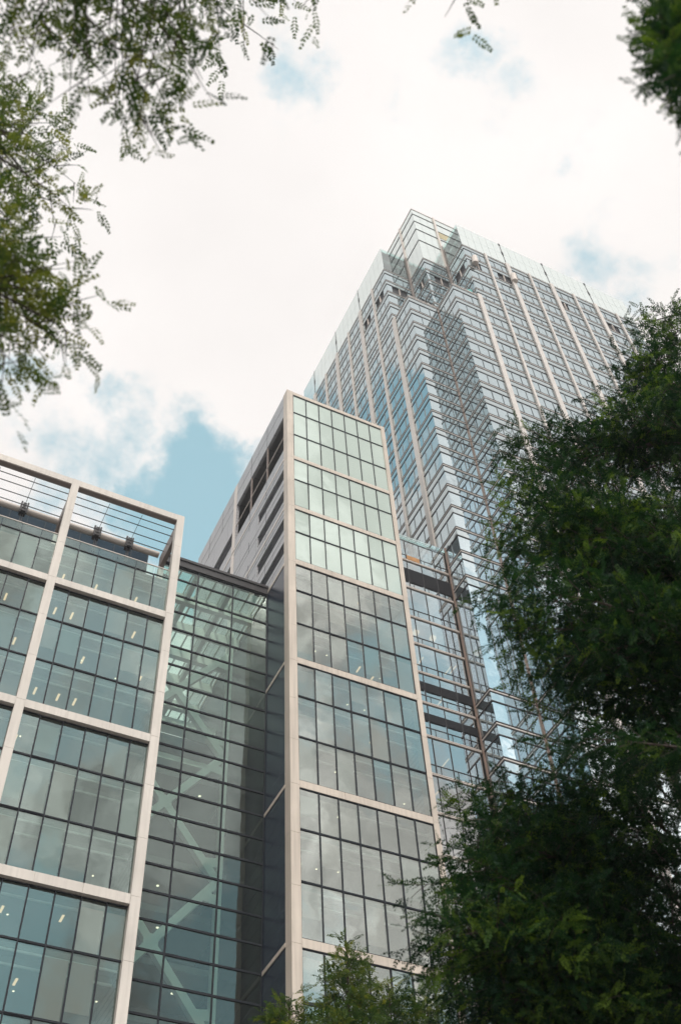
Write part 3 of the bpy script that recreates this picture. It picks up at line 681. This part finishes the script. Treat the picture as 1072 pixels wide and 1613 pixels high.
# ------------------------------------------------------------------ annex between slab and tower
AX = empty('tower_annex', (43, 68, GZ), 'lower mirror glass wing with dark louvre strips, squeezed between slab block and tower', 'building')
YN = 61.15; X0 = 39.3
lv = [(92.3, 92.0)]
rows = [(88.15, 91.3), (83.75, 86.6 - 2.2), (79.35, 83.5), (75.6, 79.1), (71.8, 75.35), (67.95, 69.3), (64.05, 65.6), (59.8, 63.8)]
bandz = [88.0, 83.62, 79.2, 75.45, 71.65, 67.85, 63.9, 59.7]
vxs = [39.3, 41.62, 43.35, 45.03, 46.75]
zz = 59.7
while zz > 4: bandz.append(zz - 4.0); zz -= 4.0
tops = [91.4] + bandz[:-1]
for k, (zt, zb) in enumerate(zip(tops, bandz)):
    for j in range(4):
        a, b = vxs[j] + .03, vxs[j + 1] - .03; m = MB(); e = rnd.gauss(0, .006); e2 = rnd.gauss(0, .005); m.k = 0
        m.quad((a, YN + e, zb + .12), (b, YN - e, zb + .12), (b, YN - e + e2, zt - .12), (a, YN + e + e2, zt - .12)); m.k = 1
        m.box(a - .03, a + .03, YN - .06, YN + .03, zb + .12, zt - .12); zm = zb + (zt - zb) * .26
        m.box(a + .03, b, YN - .045, YN - .012, zm - .03, zm + .03); m.box((a + b) / 2 - .015 - .35, (a + b) / 2 + .015 - .35, YN - .045, YN - .014, zb + .12, zm - .03)
        m.build('window', [M['annex_glass'], M['bronze']], AX)
for z in bandz:
    m = MB(); m.k = 0; m.box(X0, 46.7, YN - .12, YN + .1, z - .10, z - .02).box(X0, 46.7, YN - .12, YN + .1, z + .05, z + .12); m.k = 1; m.box(X0, 46.7, YN - .07, YN + .05, z - .02, z + .05); m.build('ledge', [M['rail'], M['bronze']], AX)
for z0, z1 in ((84.5, 86.6), (69.35, 70.45), (65.65, 66.6)):
    for j in range(4):
        m = MB(); m.box(vxs[j] + .06, vxs[j + 1] - .06, YN - .09, YN - .06, z0, z1); z = z0 + .06
        while z < z1 - .05: m.box(vxs[j] + .08, vxs[j + 1] - .08, YN - .13, YN - .092, z, z + .05); z += .15
        m.build('louvre_strip', M['void'], AX)
m = MB(); m.box(41.7, 43.2, YN - .10, YN - .06, 88.2, 88.85); m.k = 0; m.build('timber_patch', M['orange'], AX)
m = MB(); m.box(X0, 46.7, YN - .05, YN + .05, 91.3, 92.35); m.build('parapet', M['screen'], AX)
m = MB(); m.box(46.62, 46.79, YN - .30, YN - .14, GZ, 92.3); m.build('corner_post', M['rust'], AX)
fl = MB()
for z in bandz: fl.box(X0, 46.7, YN + .3, 74, z - .3, z + .1)
fl.build('floor_slab', M['ceil'], AX)
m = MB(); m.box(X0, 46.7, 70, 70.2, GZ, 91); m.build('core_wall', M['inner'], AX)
lamp1 = MB().box(-.06, .06, -.6, .6, -.04, 0).mesh('ceiling_light', [M['lamp']]); lamp2 = MB().box(-.25, .25, -.25, .25, -.3, 0).mesh('globe_light', [M['lamp']])
for x, y, z, l in ((42.4, 62.4, 79.1, 0), (44.3, 62.4, 79.1, 0), (42.6, 62.6, 75.3, 1), (45.6, 62.6, 75.2, 1), (44.6, 63.4, 71.3, 1), (46.0, 62.3, 75.2, 1), (43.9, 62.9, 63.5, 1), (42.2, 62.6, 59.3, 1)):
    o = bpy.data.objects.new('ceiling_light' if l else 'globe_light', lamp1 if l else lamp2); C.objects.link(o); o.parent = AX; o.location = Vector((x, y, z - .31)) - AX.location

# ------------------------------------------------------------------ trees
def spray_template(n, seed):
    """a feathery frond: a thin axis with narrow leaflets in two rows, 1 long along +X"""
    r = np.random.default_rng(seed); V = []
    for i in range(n):
        t = .06 + .92 * i / (n - 1); ln = .30 * (1 - .55 * abs(t - .42) * 1.6) * r.uniform(.85, 1.1); w = .055
        for s in (-1, 1):
            a = math.radians(58 - 22 * t) + r.normal(0, .09); o = np.array([t, 0, -.16 * t * t])
            d = np.array([math.cos(a), s * math.sin(a), r.normal(-.12, .12)]); p = np.array([-math.sin(a), s * math.cos(a), r.normal(0, .4)]) * w
            V += [o, o + d * ln * .5 + p, o + d * ln, o + d * ln * .5 - p]
    return np.array(V)
TPL = [spray_template(7, 1), spray_template(7, 2), spray_template(7, 3)]
def foliage_mesh(name, org, dirs, ups, size, tone, mats, rng):
    n = len(org); x = dirs / np.linalg.norm(dirs, axis=1)[:, None]; y = np.cross(ups, x); y /= np.linalg.norm(y, axis=1)[:, None] + 1e-9; z = np.cross(x, y)
    R = np.stack([x, y, z], 2) * size[:, None, None]
    which = rng.integers(0, len(TPL), n); Vs = []; Ts = []
    for k, T in enumerate(TPL):
        i = np.where(which == k)[0]
        if len(i) == 0: continue
        Vs.append((np.einsum('nij,mj->nmi', R[i], T) + org[i][:, None, :]).reshape(-1, 3)); Ts.append(np.repeat(tone[i], len(T) // 4))
    V = np.concatenate(Vs); Tn = np.concatenate(Ts); nf = len(V) // 4
    me = bpy.data.meshes.new(name); me.vertices.add(len(V)); me.vertices.foreach_set('co', V.astype(np.float32).ravel())
    me.loops.add(nf * 4); me.loops.foreach_set('vertex_index', np.arange(nf * 4, dtype=np.int32))
    me.polygons.add(nf); me.polygons.foreach_set('loop_start', np.arange(0, nf * 4, 4, dtype=np.int32)); me.polygons.foreach_set('loop_total', np.full(nf, 4, dtype=np.int32))
    at = me.attributes.new('tone', 'FLOAT', 'FACE'); at.data.foreach_set('value', Tn.astype(np.float32))
    me.materials.append(mats); me.update(calc_edges=True); return me
def tree(name, label, base, height, tips, leafm, seed, size=.13, sec=.17, ter=.17, trunk_r=.2, rise=.28, dens=1.0, fan=.42, fmax=1.5, limb=1.0, grp=5, sub_t=.06, group=None, spread_t=.18, tone_shift=0.0):
    rng = np.random.default_rng(seed); base = np.array(base, float)
    root = empty(name, tuple(base), label, 'tree', group)
    tk = MB(); lean = rng.normal(0, .12, 2); n = 12
    tp = [base + np.array([lean[0] * math.sin(t * 3), lean[1] * math.sin(t * 4), t * height]) for t in np.linspace(0, 1, n)]
    tk.tube([tuple(p) for p in tp], [trunk_r * (1 - .93 * t) + .012 + .25 * trunk_r * math.exp(-t * 14) for t in np.linspace(0, 1, n)], 10)
    O = []; D = []; U = []; SZ = []; TN = []; lb = MB()
    tips = [np.array(t, float) for t in tips] + [base + np.array([0, 0, height])]
    def bez(a, m, b, t): return (1 - t) ** 2 * a + 2 * t * (1 - t) * m + t * t * b
    def on_trunk(tip):
        L0 = max(np.hypot(*(tip - base)[:2]), .5); z_ = np.clip(tip[2] - base[2] - rise * L0 - .15, .12 * height, .985 * height); f = z_ / height
        i = min(int(f * (n - 1)), n - 2); fr = f * (n - 1) - i; return tp[i] * (1 - fr) + tp[i + 1] * fr
    todo = list(tips); jobs = []
    while todo:                                                # neighbouring boughs share one limb
        t0 = todo.pop(0); gr = [t0]
        if grp > 1:
            todo.sort(key=lambda q: np.linalg.norm(q - t0))
            while todo and len(gr) < grp and np.linalg.norm(todo[0] - t0) < 1.9: gr.append(todo.pop(0))
        c = np.mean(gr, 0); p0 = on_trunk(c)
        if len(gr) == 1: jobs.append((p0, t0, 0)); continue
        q = p0 + (c - p0) * .60 + np.array([0, 0, .06 * np.linalg.norm(c - p0)]); m_ = (p0 + q) / 2 + rng.normal(0, .06, 3) * np.linalg.norm(q - p0)
        L = np.linalg.norm(q - p0); ts = np.linspace(0, 1, 7); r1 = limb * (.016 + .011 * L)
        lb.tube([tuple(bez(p0, m_, q, t)) for t in ts], [r1 * (1 - .5 * t) for t in ts], 6)
        for tip in gr: jobs.append((bez(p0, m_, q, rng.uniform(.55, 1.0)), tip, 1))
    for p0, tip, sub in jobs:
        ax = tip - p0; L = np.linalg.norm(ax)
        if L < .3: continue
        mid = (p0 + tip) / 2 + np.array([0, 0, .10 * L]) + rng.normal(0, .06 * L, 3) * np.array([1, 1, .5])
        ts = np.linspace(0, 1, 9); cv = np.array([bez(p0, mid, tip, t) for t in ts])
        r0 = limb * (.008 + .007 * L); st = sub_t if sub else spread_t
        lb.tube([tuple(p) for p in cv], [r0 * (1 - .88 * t) for t in ts], 5)
        bt = rng.normal(0, .15)
        s = st * L if L > 1.2 else .1 * L; side = 1; fn = fan * (1.9 if sub else 1)
        while s < L * 1.0:
            t = s / L; p = (1 - t) ** 2 * p0 + 2 * t * (1 - t) * mid + t * t * tip
            fw = 2 * (1 - t) * (mid - p0) + 2 * t * (tip - mid); fw /= np.linalg.norm(fw)
            sd = np.cross(fw, [0, 0, 1.0]); sd /= np.linalg.norm(sd) + 1e-9
            l2 = min(fmax, L * fn) * (math.sin(math.pi * min(1, .16 + .84 * t)) ** .7) * rng.uniform(.55, 1.15) + min(.18, fmax)
            d2 = sd * side * rng.uniform(.55, 1.0) + fw * rng.uniform(.35, .9) + np.array([0, 0, rng.normal(.05, .32)]); d2 /= np.linalg.norm(d2); side = -side
            drp = rng.uniform(.10, .30)
            q = np.array([p + d2 * l2 * u + np.array([0, 0, -drp * l2 * u * u]) for u in (0, .5, 1)])
            lb.tube([tuple(a) for a in q], [.006 + .004 * l2, .005, .002], 3)
            ct = rng.normal(0, .16)
            u = .08; sd2 = 1
            while u <= 1.0:
                o = p + d2 * l2 * u + np.array([0, 0, -drp * l2 * u * u]); tw = d2 + np.array([0, 0, -2 * drp * u]); tw /= np.linalg.norm(tw)
                sw = np.cross(tw, [0, 0, 1.0]); sw /= np.linalg.norm(sw) + 1e-9
                l3 = rng.uniform(.12, .30) * (1.15 - .6 * u) * size / .13
                d3 = sw * sd2 * rng.uniform(.5, 1) + tw * rng.uniform(.5, 1.1) + np.array([0, 0, rng.normal(0, .3)]); d3 /= np.linalg.norm(d3); sd2 = -sd2
                k = max(2, int(dens * l3 / (.036 * size / .13)))
                for j in range(k):
                    v = (j + rng.uniform(0, 1)) / k; oo = o + d3 * l3 * v + np.array([0, 0, -.25 * l3 * v * v])
                    dd = d3 * .7 + rng.normal(0, .55, 3) + np.array([0, 0, -.22])
                    O.append(oo); D.append(dd); U.append(np.array([0, 0, 1.0]) + rng.normal(0, .45, 3)); SZ.append(size * rng.uniform(.65, 1.25)); TN.append(.42 + tone_shift + bt + ct + rng.normal(0, .17))
                u += ter / l2 * size / .13 * .75
            s += sec
    cm = foliage_mesh('crown', np.array(O) - base, np.array(D), np.array(U), np.array(SZ), np.clip(np.array(TN), 0, 1), leafm, rng)
    tk.build('trunk', M['bark'], root); lb.build('limbs', M['bark'], root)
    o = bpy.data.objects.new('crown', cm); C.objects.link(o); o.parent = root
    return root, len(O)
R1=[(9.50,5.15,17.18),(9.87,6.02,18.27),(8.51,5.51,15.45),(9.43,6.24,16.44),(7.97,5.71,13.82),(8.87,6.86,16.02),(8.44,6.58,14.47),(7.63,6.45,13.51),(7.89,7.11,14.76),(7.16,7.29,14.68),(7.39,7.62,14.51),(7.17,7.31,13.29),(7.36,7.41,13.11),(6.31,7.08,11.71),(6.96,7.67,12.22),(7.14,7.58,11.78),(6.20,7.40,10.42),(5.98,7.10,9.50),(7.19,8.03,10.69),(6.47,7.43,9.26),(7.07,7.91,9.27),(6.27,6.94,7.80),(9.33,5.15,16.00),(9.41,4.86,15.74),(9.60,5.88,16.68),(9.33,5.39,15.67),(10.35,5.48,16.77),(9.18,5.53,14.78),(9.31,5.40,14.74),(9.07,5.63,14.25),(9.42,5.24,14.28),(8.94,6.24,14.33),(7.30,6.93,13.29),(9.48,6.63,14.46),(9.06,5.91,12.96),(8.94,5.56,12.63),(8.35,7.20,13.58),(9.52,6.81,13.77),(9.46,6.13,12.95),(6.57,6.50,11.41),(7.60,6.93,12.17),(7.56,6.44,11.51),(7.94,6.53,12.01),(8.56,6.43,12.02),(8.51,5.76,11.70),(9.26,6.26,12.27),(6.94,7.16,11.81),(6.82,6.80,11.17),(7.10,6.47,10.90),(8.19,6.94,11.89),(8.74,6.81,12.20),(9.47,7.04,12.70),(7.11,7.35,11.26),(7.11,6.68,10.67),(7.40,6.62,10.52),(7.92,6.09,10.54),(8.15,6.16,10.56),(9.73,6.70,12.05),(6.06,6.68,9.78),(7.65,6.99,10.78),(7.83,6.53,10.23),(8.65,6.93,11.25),(9.38,6.91,11.32),(6.98,7.39,10.16),(7.60,7.44,10.71),(7.05,6.55,9.47),(7.47,6.51,9.76),(7.66,6.39,9.75),(8.31,6.53,9.95),(6.34,6.72,8.79),(7.52,7.62,10.06),(8.16,7.56,10.66),(9.20,7.06,10.59),(6.70,7.06,9.02),(7.36,7.14,9.45),(8.15,7.31,9.88),(7.54,6.76,8.85),(8.20,6.77,9.41),(9.10,7.09,9.91),(7.28,7.35,9.07),(7.51,7.15,8.83),(8.02,6.76,8.77),(9.00,7.39,9.40),(7.14,7.20,8.06),(7.81,7.21,8.39),(8.08,7.38,8.42),(8.97,5.08,15.94),(10.40,5.43,18.17),(8.86,5.52,15.42),(9.88,5.68,16.76),(9.17,6.07,15.56),(8.71,5.41,14.44),(8.74,5.10,14.16),(8.66,6.09,14.47),(9.38,6.21,15.30),(8.90,5.35,13.74),(9.83,6.01,15.52),(8.04,5.93,13.74),(8.59,6.03,13.79)]
R2=[(7.52,8.63,9.13),(6.96,8.79,8.90),(6.86,9.62,9.25),(7.07,9.85,8.92),(6.26,8.77,7.49),(6.35,10.11,7.99),(5.95,9.66,7.03),(6.41,9.70,6.88),(6.27,9.65,6.37),(8.97,8.17,10.16),(9.34,9.63,10.98),(10.01,9.24,11.08),(9.23,8.12,9.73),(8.35,8.73,9.81),(9.50,8.20,9.63),(7.37,9.23,9.06),(7.85,9.17,9.16),(9.02,9.79,10.27),(9.60,9.14,9.70),(10.35,9.36,10.39),(7.71,9.94,9.41),(7.20,8.82,8.42),(8.61,9.62,9.31),(8.92,9.22,9.45),(8.74,8.47,8.78),(9.57,9.01,9.16),(10.29,9.04,9.51),(6.86,8.88,7.91),(8.38,9.94,9.16),(8.74,9.95,9.44),(9.27,9.91,9.47),(8.38,8.39,8.16),(9.38,8.74,8.70),(9.40,8.42,8.29),(6.38,8.91,7.45),(7.24,9.62,8.36),(7.49,9.34,8.15),(8.00,9.61,8.43),(8.48,9.75,8.59),(8.50,9.13,8.11),(9.48,9.61,8.94),(9.95,9.52,9.05),(10.61,9.59,9.01),(6.15,8.72,6.96),(6.62,9.26,7.46),(7.72,10.21,8.29),(8.19,10.00,8.35),(7.82,8.93,7.71),(8.98,9.82,8.38),(9.50,9.81,8.71),(9.59,9.59,8.40),(8.97,8.53,7.67),(10.15,9.28,8.55),(5.92,8.74,6.59),(6.75,9.69,7.31),(7.12,9.67,7.40),(7.65,9.95,7.81),(7.71,9.12,7.39),(8.01,9.39,7.49),(8.29,9.21,7.41),(8.35,8.67,7.24),(9.17,8.98,7.64),(9.97,9.33,8.09),(6.79,9.90,7.06),(6.51,9.04,6.72),(6.49,8.81,6.44),(8.09,10.10,7.61),(8.27,9.69,7.54),(7.68,8.83,6.80),(8.74,9.51,7.33),(8.57,8.91,7.14),(9.68,9.49,7.56),(10.32,9.58,7.86),(6.86,9.37,6.49),(7.75,10.05,7.25),(7.16,8.83,6.30),(7.61,9.09,6.69),(8.13,9.29,6.81),(8.84,9.30,7.09),(8.98,9.25,6.92),(10.07,9.80,7.43),(6.24,9.23,6.04),(6.47,9.10,6.15),(7.46,10.21,6.84),(7.49,9.73,6.67),(8.05,9.76,6.73),(8.06,9.41,6.54),(8.75,9.55,6.88),(9.22,9.93,7.10),(8.78,8.95,6.48),(6.45,9.61,6.00),(6.79,9.30,5.93),(7.19,9.77,6.15),(7.35,9.37,6.06),(7.65,9.36,6.07),(8.22,9.31,6.15),(8.57,9.23,6.34),(9.23,9.56,6.61),(8.73,8.85,6.00),(6.44,9.23,8.03),(6.44,8.65,7.99),(6.66,9.37,7.56),(5.87,8.97,6.79),(6.58,9.73,7.09),(6.45,9.09,6.55),(7.05,10.44,6.95)]
L1=[(-0.21,4.80,11.42),(-0.14,4.46,10.01),(-0.25,4.97,10.74),(-0.50,4.86,12.21),(-0.68,4.33,11.05),(-0.91,4.68,12.12),(-1.07,4.79,12.12),(0.24,4.30,7.53),(0.19,4.38,7.96),(0.19,4.43,7.57),(0.08,4.74,7.79),(0.02,4.71,8.64),(-0.02,4.37,6.89),(-0.13,4.38,6.41),(-0.21,4.36,7.01),(-0.24,4.59,7.77),(-0.09,4.50,7.93),(-0.23,4.60,8.59),(-0.20,4.95,9.68),(-0.44,4.64,9.09),(-0.42,4.54,8.41),(-0.66,4.54,9.35),(-0.65,4.69,10.50),(-0.87,4.87,11.38),(-0.51,4.59,10.41),(-0.40,4.85,8.54),(-0.27,4.81,8.70),(0.04,4.77,8.36),(-0.84,4.65,10.17),(-0.52,4.70,11.20),(-0.45,4.63,9.62),(-0.18,4.39,6.71),(-0.17,4.75,7.84),(-0.25,4.37,8.01),(-0.17,4.83,8.77),(-0.24,4.47,7.92),(-0.18,4.79,8.39),(-0.37,4.70,8.59),(-0.16,4.56,8.51),(-0.28,4.79,9.08)]
L2=[(-0.12,3.15,9.55),(0.13,2.93,8.30),(0.03,2.93,8.10),(0.23,2.93,8.87),(-0.23,2.65,7.65),(-0.39,2.74,7.99),(-0.96,2.89,9.01),(-0.93,2.55,8.48),(-0.65,2.71,9.25),(-0.32,3.12,10.52),(0.08,3.15,10.63),(0.19,2.87,10.59),(0.30,2.70,10.74),(0.65,2.98,11.75),(0.93,3.00,11.89),(0.59,2.84,12.43),(0.05,3.05,12.23),(1.03,2.58,12.58),(1.30,2.76,14.25),(1.23,1.89,10.57),(-0.93,2.99,8.76),(-0.70,2.80,8.15),(-0.06,2.94,8.45),(-0.00,2.98,9.22),(2.17,1.20,9.44),(1.95,1.47,10.34),(-0.99,2.60,8.40),(-0.43,2.91,9.22),(-0.02,3.11,9.26),(0.05,3.07,8.81),(-0.66,2.67,8.35),(-0.95,2.83,8.79)]
TR=[(3.24,0.53,8.41),(2.89,0.58,7.34),(3.03,0.59,7.47),(3.03,0.63,7.15),(3.08,0.70,7.50),(2.83,0.67,6.63),(3.07,0.49,7.51),(3.07,0.40,7.66),(3.21,0.49,8.11),(3.13,0.54,7.91),(3.20,0.62,7.72),(3.01,0.55,7.86),(3.11,0.52,7.38),(2.86,0.60,7.08),(3.19,0.46,8.24),(3.28,0.58,8.06),(3.16,0.67,7.65),(3.17,0.56,8.12),(3.03,0.67,7.08),(3.25,0.64,8.39),(3.15,0.60,7.47)]
L1+=[(-3.68,5.55,5.47),(-3.97,2.08,5.08),(-2.98,1.77,7.60),(-0.96,4.82,4.63),(-2.63,1.48,6.46),(-4.25,5.44,5.87),(-2.64,5.15,7.96),(-2.77,5.70,4.92),(-3.64,1.94,8.43),(-2.93,2.47,11.14),(-3.99,3.71,9.74),(-4.91,4.46,6.74),(-2.09,4.96,9.80),(-1.92,6.02,5.05),(-0.40,4.87,4.80),(-3.12,5.13,7.83),(-3.23,4.68,11.09),(-4.48,3.46,6.54),(-3.11,2.66,11.20),(-4.07,2.21,8.32),(-4.37,3.05,9.17),(-4.46,1.79,6.58),(-1.45,3.14,8.23),(-1.53,4.62,9.60),(-1.30,4.02,7.41),(-4.56,4.24,6.00),(-3.70,1.83,5.11),(-4.67,3.50,9.16),(-4.20,2.05,8.30),(-4.23,4.73,7.34),(-3.14,5.21,6.44),(-4.77,3.33,8.52),(-4.89,2.68,5.75),(-5.41,3.47,5.91)]
L2+=[(-0.31,-0.09,6.61),(-1.31,-3.97,9.23),(-1.41,-4.83,6.41),(-2.54,-2.74,9.03),(1.62,-3.14,5.41),(-1.12,0.41,5.65),(-2.53,-2.02,9.25),(-0.52,-0.34,6.30),(0.66,-3.32,7.01),(0.52,-2.19,7.48),(-2.81,-1.19,8.04),(-0.96,-0.38,6.71),(-0.37,-3.81,7.81),(1.16,-3.16,6.25),(0.30,-5.08,5.16),(-0.28,-4.08,8.33),(-0.99,-1.69,9.91),(0.40,-3.15,9.07),(0.19,-2.13,9.53),(-0.98,-4.56,6.47),(0.21,-1.74,9.06),(0.50,-1.13,5.63),(-0.68,-0.45,7.27),(-0.49,-4.83,5.75),(0.36,-1.98,6.83),(0.40,-1.77,6.54),(0.86,-0.97,5.60),(0.94,-0.93,5.96),(-3.26,-0.46,6.14),(0.51,-2.88,7.42),(-1.26,-3.96,9.36),(-0.77,-3.54,9.40),(1.06,-3.11,5.39),(-0.36,-3.25,9.67)]
TR+=[(5.81,-1.60,5.97),(3.73,1.40,5.98),(4.82,1.98,4.10),(5.14,-0.87,6.67),(5.44,1.40,7.99),(3.49,0.86,5.27),(6.84,0.54,6.09),(5.38,-1.12,5.26),(3.95,0.94,6.51),(6.11,1.64,5.33),(5.75,1.30,5.84),(3.29,0.16,5.77),(6.40,-1.20,4.02),(6.37,1.18,5.49),(6.78,0.47,5.05),(6.21,-0.63,7.03),(5.71,0.85,7.96),(5.99,-0.15,8.06),(6.67,0.53,6.55),(3.81,0.35,7.36),(6.27,0.59,6.73),(6.32,-0.22,7.75),(4.49,0.86,7.19),(4.11,-1.25,4.56),(4.34,0.81,7.50),(4.27,1.65,5.40)]
R1+=[(11.33,5.72,12.38),(10.89,6.47,13.20),(12.03,5.51,6.53),(9.64,7.35,8.66),(7.18,4.27,8.68),(9.59,3.53,15.59),(11.72,3.17,7.88),(9.44,3.24,13.22),(11.75,5.22,14.15),(12.24,5.42,9.40),(11.29,6.41,7.90),(9.63,2.70,10.25),(9.57,2.91,9.19),(10.47,2.83,9.73),(7.65,3.08,7.45),(11.19,5.72,15.86),(12.52,5.47,9.79),(10.37,4.02,15.91),(6.99,5.66,5.08),(11.95,3.16,9.20),(11.24,5.09,13.70),(11.84,3.61,10.41),(11.34,5.32,12.71),(12.58,5.49,6.22),(7.66,5.18,5.82),(10.13,3.30,12.50),(11.64,2.58,6.93),(11.11,5.93,15.12),(8.56,6.59,7.28),(9.97,7.74,7.88),(8.06,4.00,9.21),(11.49,4.39,10.57),(6.89,3.74,5.08),(7.89,3.50,5.69),(11.04,7.30,7.26),(9.97,3.58,15.83),(10.59,3.71,15.69),(11.80,4.09,10.78),(7.79,4.72,6.80),(9.26,2.22,5.37),(12.41,4.81,9.33),(10.78,2.36,7.32),(8.87,7.58,5.23),(9.01,2.80,9.92)]
R2+=[(10.02,7.49,6.95),(12.49,9.73,9.67),(11.94,8.40,7.08),(10.47,7.52,6.65),(11.57,11.83,7.34),(12.26,8.75,9.53),(12.75,7.85,4.28),(12.18,11.01,7.54),(12.15,11.30,5.66),(12.12,9.24,9.52),(12.44,10.04,8.29),(9.55,8.31,6.72),(11.98,12.00,5.89),(12.49,8.44,7.06),(12.93,10.10,8.02),(12.74,10.89,7.34),(11.44,8.10,8.58),(10.72,11.56,5.68),(9.67,7.40,6.49),(12.75,8.00,4.08),(13.00,8.42,5.35),(12.54,10.65,7.02),(13.50,9.85,5.92),(11.17,6.92,4.61),(12.16,10.24,9.15),(10.70,12.00,6.41)]
nt_ = 0
GT = 'feathery leaved trees around the plaza'
a = tree('plaza_tree', 'large dark feathery tree on the right, its crown rising highest against the tower', (9.9, 5.0, GZ), 18.9, R1, M['lf_dark'], 11, size=.19, trunk_r=.24, group=GT, fan=.14, sec=.11, spread_t=.30, dens=1.1); nt_ += a[1]
a = tree('plaza_tree', 'broad dark tree filling the lower right corner below the taller right tree', (10.8, 9.6, GZ), 13.6, R2, M['lf_dark'], 12, size=.19, trunk_r=.24, group=GT, tone_shift=-.08, fan=.14, sec=.11, spread_t=.30, dens=1.1); nt_ += a[1]
a = tree('plaza_tree', 'yellow green feathery tree reaching in from the left edge of the sky', (-2.9, 3.6, GZ), 13.5, L1, M['lf_light'], 13, size=.19, trunk_r=.14, group=GT, fan=.13, sec=.26, ter=.22, tone_shift=.16, spread_t=.55, dens=.75); nt_ += a[1]
a = tree('plaza_tree', 'thin lacy branches hanging overhead from the top left corner, see-through against cloud', (-1.3, -2.6, GZ), 11.5, L2, M['lf_light'], 14, size=.19, trunk_r=.14, group=GT, fan=.10, sec=.34, ter=.24, tone_shift=.04, spread_t=.66, dens=.7, limb=.6, sub_t=.2); nt_ += a[1]
a = tree('plaza_tree', 'dense blackish foliage clump hanging in the top right corner', (5.2, 0.2, GZ), 10.5, TR, M['lf_dark'], 15, size=.13, trunk_r=.14, group=GT, fan=.06, fmax=.14, sec=.075, ter=.12, spread_t=.6, tone_shift=.0); nt_ += a[1]
def sapling(p, h, w, seed, label, m, zlow=7.5):
    r = random.Random(seed); tips = []
    z = p[2] - .35
    while z > zlow:
        rr = w * min(1, ((p[2] - z) / (h * .45)) ** .8)
        for k in range(3):
            an = r.uniform(0, 2 * math.pi); q = rr * r.uniform(.6, 1.05); tips.append((p[0] + q * math.cos(an), p[1] + q * math.sin(an), z + r.uniform(-.15, .15)))
        z -= .42
    return tree('small_tree', label, (p[0], p[1], GZ), p[2] - GZ, tips, m, seed, size=.27, sec=.12, ter=.12, trunk_r=.09, rise=.75, dens=1.3, grp=1, group='small trees in front of the slab block', fan=.4, spread_t=.2)
for p, h, w, sd, lab, mm in (((11.19, 21.23, 14.62), 6, .8, 31, 'slender small tree whose tip stands highest in front of the slab block', 'lf_light'),
        ((12.45, 21.68, 14.10), 6, .7, 32, 'small tree just right of the slender highest one, level with the last beam', 'lf_light'),
        ((9.15, 20.03, 12.25), 5, 1.0, 33, 'low yellow green bushy treetop at the foot of the navy flank wall', 'lf_light'),
        ((10.55, 20.6, 12.5), 5, .7, 34, 'low treetop between the yellow green bushy one and the slender highest one', 'lf_light'),
        ((13.3, 21.34, 13.7), 6, .9, 35, 'rightmost small treetop, tucked against the broad dark tree', 'lf_light')):
    a = sapling(p, h, w, sd, lab, M[mm]); nt_ += a[1]
print('sprays', nt_)

# ------------------------------------------------------------------ haze
hz = MB(); hz.box(-400, 500, -400, 600, GZ - 1.0, 196.0)
hm = bpy.data.materials.new('haze'); hm.use_nodes = True; hn = hm.node_tree; hn.nodes.clear()
ho = hn.nodes.new('ShaderNodeOutputMaterial'); pv = hn.nodes.new('ShaderNodeVolumePrincipled'); pv.inputs['Density'].default_value = 0.0004; pv.inputs['Color'].default_value = (.96, .97, 1, 1); pv.inputs['Anisotropy'].default_value = 0.3
hn.links.new(pv.outputs[0], ho.inputs['Volume'])
tag(hz.build('haze', hm), kind='stuff')
